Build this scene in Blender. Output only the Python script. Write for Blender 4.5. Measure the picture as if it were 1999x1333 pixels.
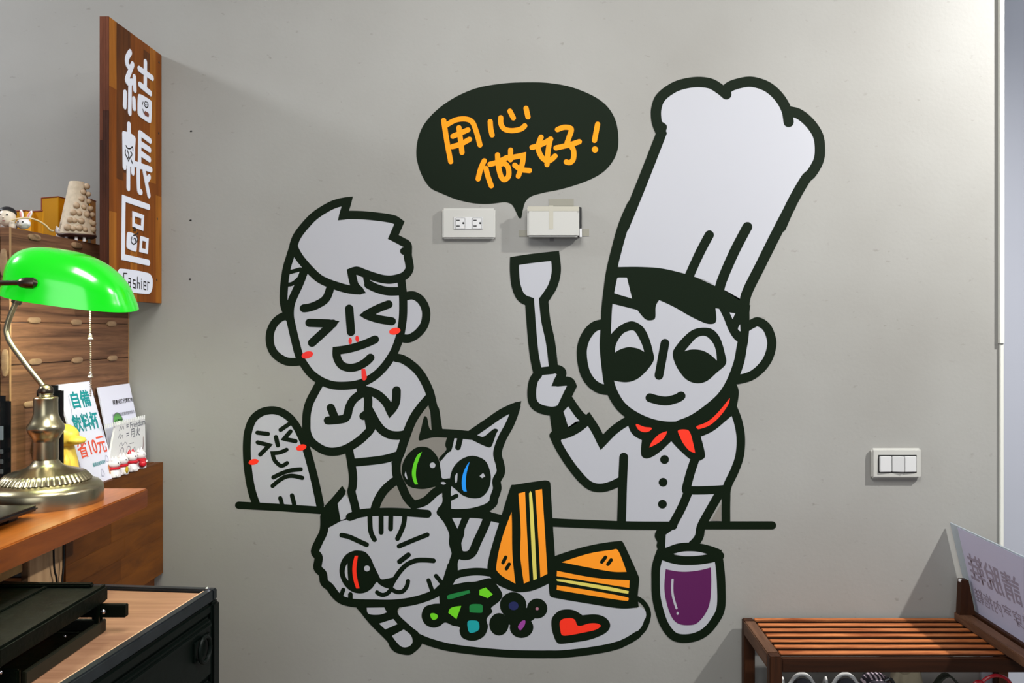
import bpy, bmesh, math, random
from mathutils import Vector, Matrix
from mathutils.geometry import delaunay_2d_cdt
random.seed(7)
SC = bpy.context.scene
COL = SC.collection
PI = math.pi
for o in list(bpy.data.objects): bpy.data.objects.remove(o)

# ------------------------------------------------------------------ scale of the place
S = 0.00117            # metres per photo pixel on the mural wall
D = 1.872              # camera to mural wall
VX, VY = 1045.0, 645.0 # where lines perpendicular to the wall meet
Z0 = 1.5               # camera height

# ------------------------------------------------------------------ camera
cd = bpy.data.cameras.new('camera'); cam = bpy.data.objects.new('camera', cd); COL.objects.link(cam)
cam.location = (0, -D, Z0); cam.rotation_euler = (PI/2, 0, 0)
cd.sensor_width = 36; cd.lens = 36*1600/1999; cd.clip_start = .02
cd.shift_x = -(VX-999.5)/1999; cd.shift_y = (VY-666.5)/1999
SC.camera = cam
# ------------------------------------------------------------------ world, lights, exposure
SC.view_settings.view_transform = 'Standard'; SC.view_settings.look = 'None'
SC.view_settings.gamma = 1; SC.view_settings.use_curve_mapping = False
SC.view_settings.exposure = 0.0
w = bpy.data.worlds.new('world'); SC.world = w; w.use_nodes = True
w.node_tree.nodes['Background'].inputs[0].default_value = (.82, .88, 1.0, 1)
w.node_tree.nodes['Background'].inputs[1].default_value = .24
def area(name, loc, target, size, power, color, sy=None):
    l = bpy.data.lights.new(name, 'AREA'); l.energy = power; l.color = color; l.size = size
    if sy: l.shape = 'RECTANGLE'; l.size_y = sy
    o = bpy.data.objects.new(name, l); COL.objects.link(o); o.location = loc
    o.rotation_euler = (Vector(target)-Vector(loc)).to_track_quat('-Z', 'Y').to_euler()
    return o
def spot(name, loc, target, power, color, size=.04, ang=100, blend=.6):
    l = bpy.data.lights.new(name, 'SPOT'); l.energy = power; l.color = color; l.shadow_soft_size = size
    l.spot_size = math.radians(ang); l.spot_blend = blend
    o = bpy.data.objects.new(name, l); COL.objects.link(o); o.location = loc
    o.rotation_euler = (Vector(target)-Vector(loc)).to_track_quat('-Z', 'Y').to_euler()
    return o
spot('ceiling_downlight_right', (1.84, -.85, Z0+1.30), (.85, 0, Z0-.75), 250, (1, .985, .955), .03, 118, 1.0)
area('ceiling_light_left', (-2.45, -.72, Z0+1.33), (-.2, 0, Z0+.2), .08, 30, (.92, .955, 1), .3)
area('overhead_fill', (.0, -1.25, Z0+1.37), (.0, -.9, Z0-.2), .9, 46, (1, .99, .95), .9)  # added overhead fill, no known fixture; brightens the upper middle of the wall
area('camera_side_fill', (-.2, -4.2, Z0+.2), (-.3, 0, Z0), 1.8, 26, (.9, .95, 1), 2.0)  # unseen cool fill behind the camera, added to even out the wall
area('far_wall_fill', (2.4, -.2, Z0+1.3), (1.6, .9, Z0), .5, 8, (.9, .94, 1), .5)  # unseen fill added to brighten the recessed wall at the right

# ------------------------------------------------------------------ mapping helpers (photo pixel -> point on a real plane)
def onwall(u, v, t=0.0):
    s = (D-t)/D
    return Vector(((u-VX)*S*s, -t, Z0+(VY-v)*S*s))
def onx(u, v, X):
    s = X/((u-VX)*S)
    return Vector((X, -(D-D*s), Z0+(VY-v)*S*s))
def zat(v, t): return Z0+(VY-v)*S*(D-t)/D
def xat(u, t): return (u-VX)*S*(D-t)/D
CROP = dict(A=(500,370,4.9975), B=(500,560,4.9975), C=(440,760,4.9975), D=(700,770,4.9975), E=(590,960,4.9975),
            F=(680,1080,4.9975), G=(800,150,4.7595), H=(1170,130,4.2532), I=(1100,400,4.4422), J=(1100,600,4.4422),
            K=(960,470,3.3333), L=(1050,760,4.1646), M=(940,920,5.5528), N=(1040,1000,4.5432),
            Q=(220,80,5.554), R=(220,320,4.76), T=(0,720,5.874), U=(110,740,6.347), Z=(0,0,1), Y=(0,340,9.52), V=(1850,1010,4.758))
def P(spec):
    """'A 10,20 30,40* B 5,6' -> list of (u, v, corner)"""
    out = []; ox, oy, k = 0, 0, 1
    for tok in spec.split():
        if tok in CROP: ox, oy, k = CROP[tok]; continue
        c = tok.endswith('*'); x, y = tok.rstrip('*').split(',')[:2]
        out.append((ox+float(x)/k, oy+float(y)/k, c))
    return out
def spline(pts, closed=False, n=6):
    """Catmull-Rom through the points, '*' points stay sharp"""
    N = len(pts)
    if N < 3: return [Vector(p[:2]) for p in pts]
    q = [Vector(p[:2]) for p in pts]; cor = [p[2] for p in pts]
    if closed: segs = [(i, (i+1) % N) for i in range(N)]
    else: segs = [(i, i+1) for i in range(N-1)]
    def tan(i):
        if cor[i]: return None
        if closed: return (q[(i+1) % N]-q[(i-1) % N])*.5
        if i == 0 or i == N-1: return None
        return (q[i+1]-q[i-1])*.5
    out = []
    for a, b in segs:
        p0, p1 = q[a], q[b]; d = p1-p0; L = d.length
        t0, t1 = tan(a), tan(b)
        if t0 is None: t0 = d if t1 is None else (d*1.5-t1*.5*min(1, L/max(t1.length, 1e-6)))
        if t1 is None: t1 = d if tan(a) is None else (d*1.5-t0*.5*min(1, L/max(t0.length, 1e-6)))
        if t0.length > L*1.2: t0 = t0*(L*1.2/t0.length)
        if t1.length > L*1.2: t1 = t1*(L*1.2/t1.length)
        for k in range(n):
            s = k/n; s2 = s*s; s3 = s2*s
            out.append(p0*(2*s3-3*s2+1)+t0*(s3-2*s2+s)+p1*(-2*s3+3*s2)+t1*(s3-s2))
    if not closed: out.append(q[-1])
    return out

# ------------------------------------------------------------------ materials
def hexc(r, g, b):
    f = lambda c: ((c/255)/12.92 if c/255 <= .04045 else ((c/255+.055)/1.055)**2.4)
    return (f(r), f(g), f(b), 1)
MATS = {}
def mat(name, rgb, rough=.5, metal=0, emis=None, estr=0, coat=0, trans=0, bump=None, var=0, vscale=8, spec=.5):
    if name in MATS: return MATS[name]
    m = bpy.data.materials.new(name); m.use_nodes = True; nt = m.node_tree; b = nt.nodes['Principled BSDF']
    c = hexc(*rgb); b.inputs['Base Color'].default_value = c
    b.inputs['Roughness'].default_value = rough; b.inputs['Metallic'].default_value = metal
    b.inputs['Specular IOR Level'].default_value = spec
    if coat: b.inputs['Coat Weight'].default_value = coat; b.inputs['Coat Roughness'].default_value = .06
    if trans: b.inputs['Transmission Weight'].default_value = trans
    if emis: b.inputs['Emission Color'].default_value = hexc(*emis); b.inputs['Emission Strength'].default_value = estr
    tc = nt.nodes.new('ShaderNodeTexCoord')
    if var:
        nz = nt.nodes.new('ShaderNodeTexNoise'); nz.inputs['Scale'].default_value = vscale; nz.inputs['Detail'].default_value = 6
        nt.links.new(tc.outputs['Object'], nz.inputs['Vector'])
        mx = nt.nodes.new('ShaderNodeMix'); mx.data_type = 'RGBA'
        mx.inputs['A'].default_value = tuple(x*(1-var) for x in c[:3])+(1,); mx.inputs['B'].default_value = tuple(min(1, x*(1+var)) for x in c[:3])+(1,)
        nt.links.new(nz.outputs['Fac'], mx.inputs['Factor']); nt.links.new(mx.outputs['Result'], b.inputs['Base Color'])
    if bump:
        nz = nt.nodes.new('ShaderNodeTexNoise'); nz.inputs['Scale'].default_value = bump[0]; nz.inputs['Detail'].default_value = 8
        nt.links.new(tc.outputs['Object'], nz.inputs['Vector'])
        bp = nt.nodes.new('ShaderNodeBump'); bp.inputs['Strength'].default_value = bump[1]; bp.inputs['Distance'].default_value = .002
        nt.links.new(nz.outputs['Fac'], bp.inputs['Height']); nt.links.new(bp.outputs['Normal'], b.inputs['Normal'])
    MATS[name] = m; return m
def wood(name, c1, c2, grain=(1, 1, 1), rough=.45, staves=None, scale=1.0, coat=0):
    """procedural wood: noise stretched along an axis, optional glued staves (brick texture tints)"""
    if name in MATS: return MATS[name]
    m = bpy.data.materials.new(name); m.use_nodes = True; nt = m.node_tree; b = nt.nodes['Principled BSDF']
    b.inputs['Roughness'].default_value = rough; b.inputs['Specular IOR Level'].default_value = .22
    if coat: b.inputs['Coat Weight'].default_value = coat; b.inputs['Coat Roughness'].default_value = .25
    tc = nt.nodes.new('ShaderNodeTexCoord'); mp = nt.nodes.new('ShaderNodeMapping')
    mp.inputs['Scale'].default_value = tuple(g*scale for g in grain)
    nt.links.new(tc.outputs['Object'], mp.inputs['Vector'])
    nz = nt.nodes.new('ShaderNodeTexNoise'); nz.inputs['Scale'].default_value = 1; nz.inputs['Detail'].default_value = 9; nz.inputs['Roughness'].default_value = .65
    nz.inputs['Distortion'].default_value = .6
    nt.links.new(mp.outputs['Vector'], nz.inputs['Vector'])
    rp = nt.nodes.new('ShaderNodeValToRGB'); rp.color_ramp.elements[0].position = .32; rp.color_ramp.elements[1].position = .68
    rp.color_ramp.elements[0].color = hexc(*c1); rp.color_ramp.elements[1].color = hexc(*c2)
    nt.links.new(nz.outputs['Fac'], rp.inputs['Fac']); last = rp.outputs['Color']
    if staves:
        (ax, ay), bw, bh, amt = staves   # which object axes run along/across the staves
        sp = nt.nodes.new('ShaderNodeSeparateXYZ'); cb = nt.nodes.new('ShaderNodeCombineXYZ')
        nt.links.new(tc.outputs['Object'], sp.inputs[0]); nt.links.new(sp.outputs['XYZ'.index(ax)], cb.inputs[0]); nt.links.new(sp.outputs['XYZ'.index(ay)], cb.inputs[1])
        br = nt.nodes.new('ShaderNodeTexBrick'); br.inputs['Scale'].default_value = 1; br.inputs['Brick Width'].default_value = bw; br.inputs['Row Height'].default_value = bh
        br.inputs['Mortar Size'].default_value = .0003; br.inputs['Color1'].default_value = (1-amt, 1-amt, 1-amt, 1); br.inputs['Color2'].default_value = (1, 1, 1, 1)
        br.inputs['Mortar'].default_value = (.55, .5, .45, 1); br.offset = .37
        nt.links.new(cb.outputs[0], br.inputs['Vector'])
        mx = nt.nodes.new('ShaderNodeMix'); mx.data_type = 'RGBA'; mx.blend_type = 'MULTIPLY'; mx.inputs['Factor'].default_value = 1
        nt.links.new(last, mx.inputs['A']); nt.links.new(br.outputs['Color'], mx.inputs['B']); last = mx.outputs['Result']
    nt.links.new(last, b.inputs['Base Color'])
    bp = nt.nodes.new('ShaderNodeBump'); bp.inputs['Strength'].default_value = .12; bp.inputs['Distance'].default_value = .001
    nt.links.new(nz.outputs['Fac'], bp.inputs['Height']); nt.links.new(bp.outputs['Normal'], b.inputs['Normal'])
    MATS[name] = m; return m
def wall_mat():
    m = bpy.data.materials.new('painted_wall'); m.use_nodes = True; nt = m.node_tree; b = nt.nodes['Principled BSDF']; b.inputs['Roughness'].default_value = .55
    tc = nt.nodes.new('ShaderNodeTexCoord')
    def noise(sc, det, src=None):
        n = nt.nodes.new('ShaderNodeTexNoise'); n.inputs['Scale'].default_value = sc; n.inputs['Detail'].default_value = det
        nt.links.new(src or tc.outputs['Object'], n.inputs['Vector']); return n
    big = noise(2.2, 5); r1 = nt.nodes.new('ShaderNodeValToRGB')
    r1.color_ramp.elements[0].position = .3; r1.color_ramp.elements[1].position = .7
    r1.color_ramp.elements[0].color = hexc(143, 141, 136); r1.color_ramp.elements[1].color = hexc(156, 155, 151)
    nt.links.new(big.outputs['Fac'], r1.inputs['Fac'])
    # small specks and faint scuffs
    mp = nt.nodes.new('ShaderNodeMapping'); mp.inputs['Scale'].default_value = (26, 26, 44); nt.links.new(tc.outputs['Object'], mp.inputs['Vector'])
    sp = noise(1.6, 9, mp.outputs['Vector']); r2 = nt.nodes.new('ShaderNodeValToRGB')
    r2.color_ramp.elements[0].position = .655; r2.color_ramp.elements[0].color = (1, 1, 1, 1)
    r2.color_ramp.elements[1].position = .76; r2.color_ramp.elements[1].color = (.72, .7, .68, 1)
    nt.links.new(sp.outputs['Fac'], r2.inputs['Fac'])
    mx = nt.nodes.new('ShaderNodeMix'); mx.data_type = 'RGBA'; mx.blend_type = 'MULTIPLY'; mx.inputs['Factor'].default_value = 1
    nt.links.new(r1.outputs['Color'], mx.inputs['A']); nt.links.new(r2.outputs['Color'], mx.inputs['B']); nt.links.new(mx.outputs['Result'], b.inputs['Base Color'])
    fine = noise(110, 6); bp = nt.nodes.new('ShaderNodeBump'); bp.inputs['Strength'].default_value = .22; bp.inputs['Distance'].default_value = .001
    nt.links.new(fine.outputs['Fac'], bp.inputs['Height']); nt.links.new(bp.outputs['Normal'], b.inputs['Normal'])
    return m
M_WALL = wall_mat()
M_WHITE = mat('white_paint', (186, 189, 200), .5, var=.02)
M_INK = mat('black_vinyl', (8, 22, 6), .6, var=.06, vscale=30, spec=.12)
M_VWHITE = mat('white_vinyl', (176, 177, 184), .5, var=.015)
M_VGREY = mat('grey_vinyl', (128, 124, 117), .55, var=.02)
M_ORANGE = mat('orange_vinyl', (255, 150, 4), .6, var=.02, spec=.2)
M_SAND = mat('bread_orange_vinyl', (255, 150, 12), .5, var=.02)
M_YEL = mat('pale_yellow_vinyl', (222, 208, 96), .5, var=.02)
M_RED = mat('red_vinyl', (255, 44, 8), .5, var=.02)
M_DRED = mat('deep_red_vinyl', (232, 28, 20), .5, var=.02)
M_GRN = mat('eye_green_vinyl', (92, 205, 8), .5, var=.02)
M_BLU = mat('eye_blue_vinyl', (10, 150, 250), .5, var=.02)
M_LIME = mat('lime_vinyl', (110, 215, 20), .5, var=.02)
M_DGRN = mat('leaf_green_vinyl', (10, 125, 55), .5, var=.02)
M_TEAL = mat('teal_vinyl', (10, 160, 165), .5, var=.02)
M_PURP = mat('wine_purple_vinyl', (84, 4, 76), .5, var=.02)
M_VIOL = mat('violet_vinyl', (150, 60, 150), .5, var=.02)
M_NAVY = mat('navy_vinyl', (18, 28, 84), .5, var=.02)
M_PINK = mat('pink_vinyl', (170, 110, 130), .5, var=.02)

# ------------------------------------------------------------------ object helpers
def link(name, me, m, parent=None, loc=None):
    o = bpy.data.objects.new(name, me); COL.objects.link(o)
    if m is not None: me.materials.append(m)
    if parent is not None: o.parent = parent
    if loc is not None: o.location = loc
    return o
def frombm(name, bm, m, parent=None, smooth=False, loc=None):
    me = bpy.data.meshes.new(name); bmesh.ops.recalc_face_normals(bm, faces=bm.faces) if smooth != 'flat2d' else None
    bm.to_mesh(me); bm.free()
    if smooth is True:
        for p in me.polygons: p.use_smooth = True
        try: me.set_sharp_from_angle(angle=math.radians(38))
        except Exception: pass
    return link(name, me, m, parent, loc)
def thing(name, label, cat, loc=(0, 0, 0), group=None):
    o = bpy.data.objects.new(name, None); COL.objects.link(o); o.location = loc; o.empty_display_size = .05
    o['label'] = label; o['category'] = cat
    if group: o['group'] = group
    return o
def tag(o, label, cat, group=None):
    o['label'] = label; o['category'] = cat
    if group: o['group'] = group
    return o
def struct(o): o['kind'] = 'structure'; return o
def box_bm(bm, lo, hi, bev=0, mtx=None, seg=2):
    lo = Vector(lo); hi = Vector(hi)
    r = bmesh.ops.create_cube(bm, size=1); vs = r['verts']
    for v in vs: v.co = Vector((lo[i]+(v.co[i]+.5)*(hi[i]-lo[i]) for i in range(3)))
    if bev:
        es = list({e for v in vs for e in v.link_edges})
        rb = bmesh.ops.bevel(bm, geom=es, offset=bev, segments=seg, affect='EDGES', clamp_overlap=True)
        vs = list({v for f in rb['faces'] for v in f.verts} | {v for v in vs if v.is_valid})
    if mtx is not None:
        for v in vs: v.co = mtx @ v.co
    return vs
def box(name, lo, hi, m, parent=None, bev=.0015, mtx=None):
    bm = bmesh.new(); box_bm(bm, lo, hi, bev, mtx); return frombm(name, bm, m, parent, True)
def tube_bm(bm, pts, r, seg=10, cap=True):
    pts = [Vector(p) for p in pts]; rings = []; N = len(pts)
    up = None
    for i, p in enumerate(pts):
        d = (pts[min(i+1, N-1)]-pts[max(i-1, 0)]).normalized()
        if up is None: up = d.orthogonal().normalized()
        up = (up-d*up.dot(d)).normalized(); sd = d.cross(up)
        rr = r[i] if isinstance(r, (list, tuple)) else r
        rings.append([bm.verts.new(p+(up*math.cos(a)+sd*math.sin(a))*rr) for a in [2*PI*k/seg for k in range(seg)]])
    for a, b in zip(rings, rings[1:]):
        for k in range(seg): bm.faces.new((a[k], a[(k+1) % seg], b[(k+1) % seg], b[k]))
    if cap: bm.faces.new(rings[0][::-1]); bm.faces.new(rings[-1])
def tube(name, pts, r, m, parent=None, seg=10):
    bm = bmesh.new(); tube_bm(bm, pts, r, seg); return frombm(name, bm, m, parent, True)
def lathe_bm(bm, prof, c=(0, 0, 0), seg=48, rib=None):
    rings = []
    for r, z in prof:
        ring = []
        for k in range(seg):
            a = 2*PI*k/seg; rr = r
            if rib: rr = r+rib(r, z, a)
            ring.append(bm.verts.new((c[0]+rr*math.cos(a), c[1]+rr*math.sin(a), c[2]+z)))
        rings.append(ring)
    for a, b in zip(rings, rings[1:]):
        for k in range(seg): bm.faces.new((a[k], a[(k+1) % seg], b[(k+1) % seg], b[k]))
    bm.faces.new(rings[0][::-1]); bm.faces.new(rings[-1])
def ball_bm(bm, c, r, sub=2, sc=(1, 1, 1)):
    rr = bmesh.ops.create_icosphere(bm, subdivisions=sub, radius=1)
    for v in rr['verts']: v.co = Vector(c)+Vector((v.co.x*r*sc[0], v.co.y*r*sc[1], v.co.z*r*sc[2]))
def ball(name, c, r, m, parent=None, sub=2, sc=(1, 1, 1)):
    bm = bmesh.new(); ball_bm(bm, c, r, sub, sc); return frombm(name, bm, m, parent, True)
def smoothpath(pts, n=6):
    pts = [Vector(p) for p in pts]; out = []
    for i in range(len(pts)-1):
        p0 = pts[max(i-1, 0)]; p1 = pts[i]; p2 = pts[i+1]; p3 = pts[min(i+2, len(pts)-1)]
        for k in range(n):
            t = k/n; out.append(.5*((2*p1)+(p2-p0)*t+(2*p0-5*p1+4*p2-p3)*t*t+(3*p1-p0-3*p2+p3)*t**3))
    out.append(pts[-1]); return out

# ------------------------------------------------------------------ flat graphics on any plane
class Flat:
    """collects 2-D strokes and filled outlines, then places them on a plane through fn(p)->world"""
    def __init__(s): s.polys = []
    def fill(s, pts): s.polys.append([Vector(p) for p in pts])
    def disc(s, c, rx, ry=None, rot=0, n=24):
        ry = ry or rx; ca, sa = math.cos(rot), math.sin(rot)
        s.fill([(c[0]+rx*math.cos(a)*ca-ry*math.sin(a)*sa, c[1]+rx*math.cos(a)*sa+ry*math.sin(a)*ca) for a in [2*PI*k/n for k in range(n)]])
    def stroke(s, path, w, closed=False, capn=14):
        p = [Vector(q) for q in path]
        p = [q for i, q in enumerate(p) if i == 0 or (q-p[i-1]).length > 1e-7]
        N = len(p); L = []; R = []
        wid = w if isinstance(w, list) else [w]*N
        for i in range(N):
            if closed: a, b = p[i-1], p[(i+1) % N]
            else: a, b = p[max(i-1, 0)], p[min(i+1, N-1)]
            d0 = (p[i]-a); d1 = (b-p[i]); d0 = d0.normalized() if d0.length > 0 else d1.normalized(); d1 = d1.normalized() if d1.length > 0 else d0
            t = d0+d1
            if t.length < .35: t = d1
            t.normalize(); n = Vector((-t.y, t.x)); c = max(.6, abs(n.dot(Vector((-d1.y, d1.x)))))
            h = wid[min(i, len(wid)-1)]/2
            if d0.dot(d1) < .82:   # sharp turn: round joint, plain ends
                s.disc(p[i], h, n=capn)
            L.append(p[i]+n*h/c); R.append(p[i]-n*h/c)
        rng = range(N) if closed else range(N-1)
        for i in rng:
            j = (i+1) % N
            d = (p[j]-p[i]); n = Vector((-d.y, d.x)).normalized()
            sharp_i = closed or 0 < i; sharp_j = closed or j < N-1
            s.fill([L[i], R[i], R[j], L[j]])
            hi = wid[min(i, len(wid)-1)]/2; hj = wid[min(j, len(wid)-1)]/2
        if not closed:
            s.disc(p[0], wid[0]/2, n=capn); s.disc(p[-1], wid[-1]/2, n=capn)
    def union(s):
        V = []; Fs = []
        for poly in s.polys:
            a = sum(p.x*q.y-q.x*p.y for p, q in zip(poly, poly[1:]+poly[:1]))
            if abs(a) < 1e-9: continue
            pp = poly if a > 0 else poly[::-1]
            Fs.append(list(range(len(V), len(V)+len(pp)))); V += pp
        sc = max((v.length for v in V), default=1) or 1
        k = 1000/sc
        VK = [v*k for v in V]
        r = delaunay_2d_cdt(VK, [], Fs, 0, 1e-3)
        vs, fs = r[0], r[2]
        boxes = []
        for F in Fs:
            q = [VK[i] for i in F]; boxes.append((min(p.x for p in q), max(p.x for p in q), min(p.y for p in q), max(p.y for p in q), q))
        keep = []
        for f in fs:
            cx = sum(vs[i].x for i in f)/len(f); cy = sum(vs[i].y for i in f)/len(f)
            for x0, x1, y0, y1, q in boxes:
                if x0 <= cx <= x1 and y0 <= cy <= y1:
                    ins = False; pj = q[-1]
                    for p in q:
                        if (p.y > cy) != (pj.y > cy) and cx < (pj.x-p.x)*(cy-p.y)/(pj.y-p.y)+p.x: ins = not ins
                        pj = p
                    if ins: keep.append(f); break
        return [v/k for v in vs], keep
    def build(s, name, m, parent, fn, face, depth=None, split=None):
        vs, fs = s.union()
        par = list(range(len(vs)))
        def find(i):
            while par[i] != i: par[i] = par[par[i]]; i = par[i]
            return i
        if split:
            for f in fs:
                for i in f[1:]: par[find(i)] = find(f[0])
        isl = {}
        for f in fs: isl.setdefault(find(f[0]) if split else 0, []).append(f)
        out = []
        for gi, g in enumerate(sorted(isl.values(), key=len, reverse=True)):
            bm = bmesh.new(); mp = {}
            for f in g:
                for i in f:
                    if i not in mp: mp[i] = bm.verts.new(fn(vs[i].x, vs[i].y))
                nf = bm.faces.new([mp[i] for i in f]); nf.normal_update()
                if nf.normal.dot(face) < 0: nf.normal_flip()
            if depth is not None:
                r = bmesh.ops.extrude_face_region(bm, geom=bm.faces[:], use_keep_orig=True)
                for v in r['geom']:
                    if isinstance(v, bmesh.types.BMVert): v.co += depth
            out.append(frombm(name if gi == 0 else split, bm, m, parent, True if depth is not None else 'flat2d'))
        return out[0] if out else None
OUT = Vector((0, -1, 0))
def wfn(off): return lambda u, v: Vector(((u-VX)*S*(D-off)/D, -off, Z0+(VY-v)*S*(D-off)/D))
LAY = {'white': .0002, 'grey': .0003, 'ink': .0004, 'col': .0005, 'top': .0006}
class Decal:
    count = 0
    def __init__(s, name, label, cat='wall decal'):
        s.t = thing(name, label, cat, (0, 0, 0)); s.k = Flat(); s.n = Decal.count*.00003; Decal.count += 1
    def st(s, w, spec, closed=False, k=None):
        pts = P(spec)
        if k is None: k = CROP[spec.split()[0]][2]
        s.k.stroke(spline(pts, closed), w/k, closed)
    def bl(s, spec): s.k.fill(spline(P(spec), True))
    def dot(s, crop, x, y, r, ry=None, rot=0):
        ox, oy, k = CROP[crop]; s.k.disc((ox+x/k, oy+y/k), r/k, (ry or r)/k, rot)
    def patch(s, name, m, spec, lay='col', sharp=False):
        f = Flat(); f.fill([Vector(p[:2]) for p in P(spec)] if sharp else spline(P(spec), True)); return f.build(name, m, s.t, wfn(LAY[lay]+s.n), OUT)
    def spot(s, name, m, crop, x, y, r, ry=None, rot=0, lay='col'):
        ox, oy, k = CROP[crop]; f = Flat(); f.disc((ox+x/k, oy+y/k), r/k, (ry or r)/k, math.radians(rot)); return f.build(name, m, s.t, wfn(LAY[lay]+s.n), OUT)
    def line(s, name, m, w, spec, lay='col', closed=False):
        f = Flat(); f.stroke(spline(P(spec), closed), w/CROP[spec.split()[0]][2], closed); return f.build(name, m, s.t, wfn(LAY[lay]+s.n), OUT)
    def done(s, name='black_outline'):
        return s.k.build(name, M_INK, s.t, wfn(LAY['ink']+s.n), OUT, split='black_stroke')
# ================================================================== ROOM
CEIL = Z0+1.40
struct(box('wall_back', (-3.2, 0, 0), (1.067, .15, CEIL), M_WALL, None, 0))
struct(box('wall_right', (1.0, .90, 0), (4.2, 1.0, CEIL), M_WHITE, None, 0))
struct(box('trim_1', (1.056, -.009, Z0-.03), (1.067, .0, CEIL), mat('cream_trim', (214, 214, 206), .45), None, .001))
struct(box('trim_2', (1.0585, -.006, 0), (1.067, .0, Z0-.03), MATS['cream_trim'], None, .001))
struct(box('floor', (-3.2, -5, -.1), (4.2, 1.0, 0), mat('grey_floor', (118, 112, 104), .5, var=.1, vscale=3), None, 0))
struct(box('ceiling', (-3.2, -5, CEIL), (4.2, 1.0, CEIL+.1), mat('ceiling_paint', (222, 222, 220), .8, var=.01), None, 0))
struct(box('wall_left', (-3.3, -5, 0), (-3.2, .15, CEIL), M_WHITE, None, 0))

# ================================================================== MURAL DECALS
# --- speech bubble
d = Decal('speech_bubble_decal', 'dark speech bubble wall sticker with orange handwritten characters above the socket plates')
d.bl('G 60,700 80,560 140,430 260,300 420,190 620,105 860,62 1100,50 1300,58 1500,95 1700,175 1830,270 1910,400 1938,560 1925,700 1860,820 1760,910 1600,985 1400,1045 1250,1075 1130,1110 1075,1160 1050,1240 1035,1310 1012,1308 980,1240 945,1185 880,1165 740,1180 600,1175 440,1140 300,1085 190,1030 120,930 75,810')
d.done('bubble')
def char(dd, strokes, name='character', m=M_ORANGE, w=48):
    f = Flat()
    for sp in strokes:
        pts = P('G '+sp)
        f.stroke(spline(pts), w/4.7595) if len(pts) > 1 else f.disc(pts[0][:2], 30/4.7595)
    f.build(name, m, dd.t, wfn(LAY['col']+dd.n), OUT)
char(d, ['315,405 345,600 380,787', '345,445 430,400 520,392 580,420 615,500 652,632', '400,552 540,492', '395,648 470,625 555,580', '457,472 485,702'])
char(d, ['747,415 752,480 765,540', '845,380 848,440 880,485 950,500 1030,485 1068,455', '930,318 962,382', '1080,292 1098,372'])
char(d, ['692,780 660,850 635,948', '708,850 725,920 757,1012', '745,812 820,790 900,750', '815,725 825,840 850,930 880,955 918,920 915,845 880,805 840,815', '937,680 935,770', '935,752 1055,728* 1045,810 1008,922', '975,820 1030,858 1112,870'])
char(d, ['1220,560 1192,660 1230,750 1290,780 1350,735', '1305,578 1285,690 1275,815', '1135,655 1220,628 1310,578', ])
char(d, ['1372,490 1440,468 1500,485 1480,560 1460,615', '1475,620 1520,680 1520,760 1490,795 1453,790', '1358,660 1480,632 1575,602'])
char(d, ['1745,440 1716,590', '1720,675'], 'exclamation_mark')

# --- boy
d = Decal('boy_decal', 'wall sticker of a laughing boy with swept white hair and arms folded')
d.patch('white_fill', M_VWHITE, 'A 365,545 470,360 660,195 890,110* 845,255* 1100,255 1330,287 1400,315 1335,465 1480,555 1497,740 1440,845 1415,870 1430,1000 1435,1200 B 1432,300 1410,450 1370,580 1320,680 1370,690 1540,780 1670,970 1700,1050 C 1800,330 1740,450 1690,560 1660,640 1640,760 1660,870 1560,960 1480,1080 1450,1170 1275,1190* 1225,1000 1245,850 1205,590* 1060,608 900,560 795,420 790,330 820,130 B 570,1030 630,950 540,850 470,760 420,670 345,370 A 285,1180 270,1000 300,760', 'white')
d.patch('white_ear', M_VWHITE, 'B 300,280 190,340 132,510 200,670 350,732 440,725 380,520', 'white')
d.patch('white_ear', M_VWHITE, 'A 1440,1040 1530,1032 1645,1140 1655,1240 B 1640,370 1580,450 1430,500 1435,200', 'white')
d.st(82, 'A 365,545 400,455 470,360 560,265 660,195 770,140 893,112* 848,255* 910,247 1100,255 1330,287 1398,325* 1338,462* 1420,505 1475,540 1480,600 1480,650 1497,740 1490,790 1440,845 1340,875 1250,875 1150,850 1050,815 985,792 930,805* 945,880 965,940 1010,985* 900,972 800,945 700,910 620,870 550,810 480,735 420,660 380,590 365,545')
d.dot('A', 1440, 600, 36)
d.st(78, 'A 362,560 330,660 300,760 280,880 270,1000 270,1100 290,1180 325,1260')
d.st(80, 'A 470,790 430,900 385,1000 350,1080 332,1150 330,1240 B 345,370 380,520 420,670 470,760 540,850 640,920 760,960 900,962 1020,940 1140,880 1240,790 1320,680 1370,580 1410,450 1432,300 1435,150 A 1430,1000 1415,870')
d.st(40, 'A 305,812 430,778'); d.st(40, 'A 300,928 360,915 425,860')
d.st(84, 'A 1095,925 1180,965 1280,990 1400,990'); d.bl('A 1050,850 1130,900 1110,940 1060,920')
d.st(80, 'A 720,970 680,1065 600,1120 520,1150 465,1158')
d.st(82, 'B 520,350 750,358* 545,545'); d.st(82, 'B 908,212 925,438')
d.st(80, 'B 1293,170 1190,210 1070,272* 1180,310 1325,335')
d.st(80, 'B 1160,512 1050,560 920,600 785,622* 790,690 830,760 900,788 980,780 1060,740 1115,690')
d.st(80, 'B 330,290 260,290 190,340 145,420 132,510 150,600 200,670 280,720 350,732 440,725')
d.st(82, 'A 1450,1045 1530,1032 1600,1070 1645,1140 1660,1220 B 1640,370 1580,450 1500,500 1430,500')
d.st(82, 'B 620,940 570,1030 520,1130 495,1230 C 790,330 795,420 830,500 900,560 980,600 1060,608 1150,590 1240,545 1330,480 1400,410 1425,370')
d.st(82, 'C 1320,45 1250,100 1210,170 1190,250 1160,285 1060,300 1000,303'); d.st(82, 'C 1028,180 1070,285')
d.st(82, 'B 1040,985 1090,1080 1090,1200 C 1390,240 1415,390'); d.st(78, 'C 1345,260 1395,228')
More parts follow.
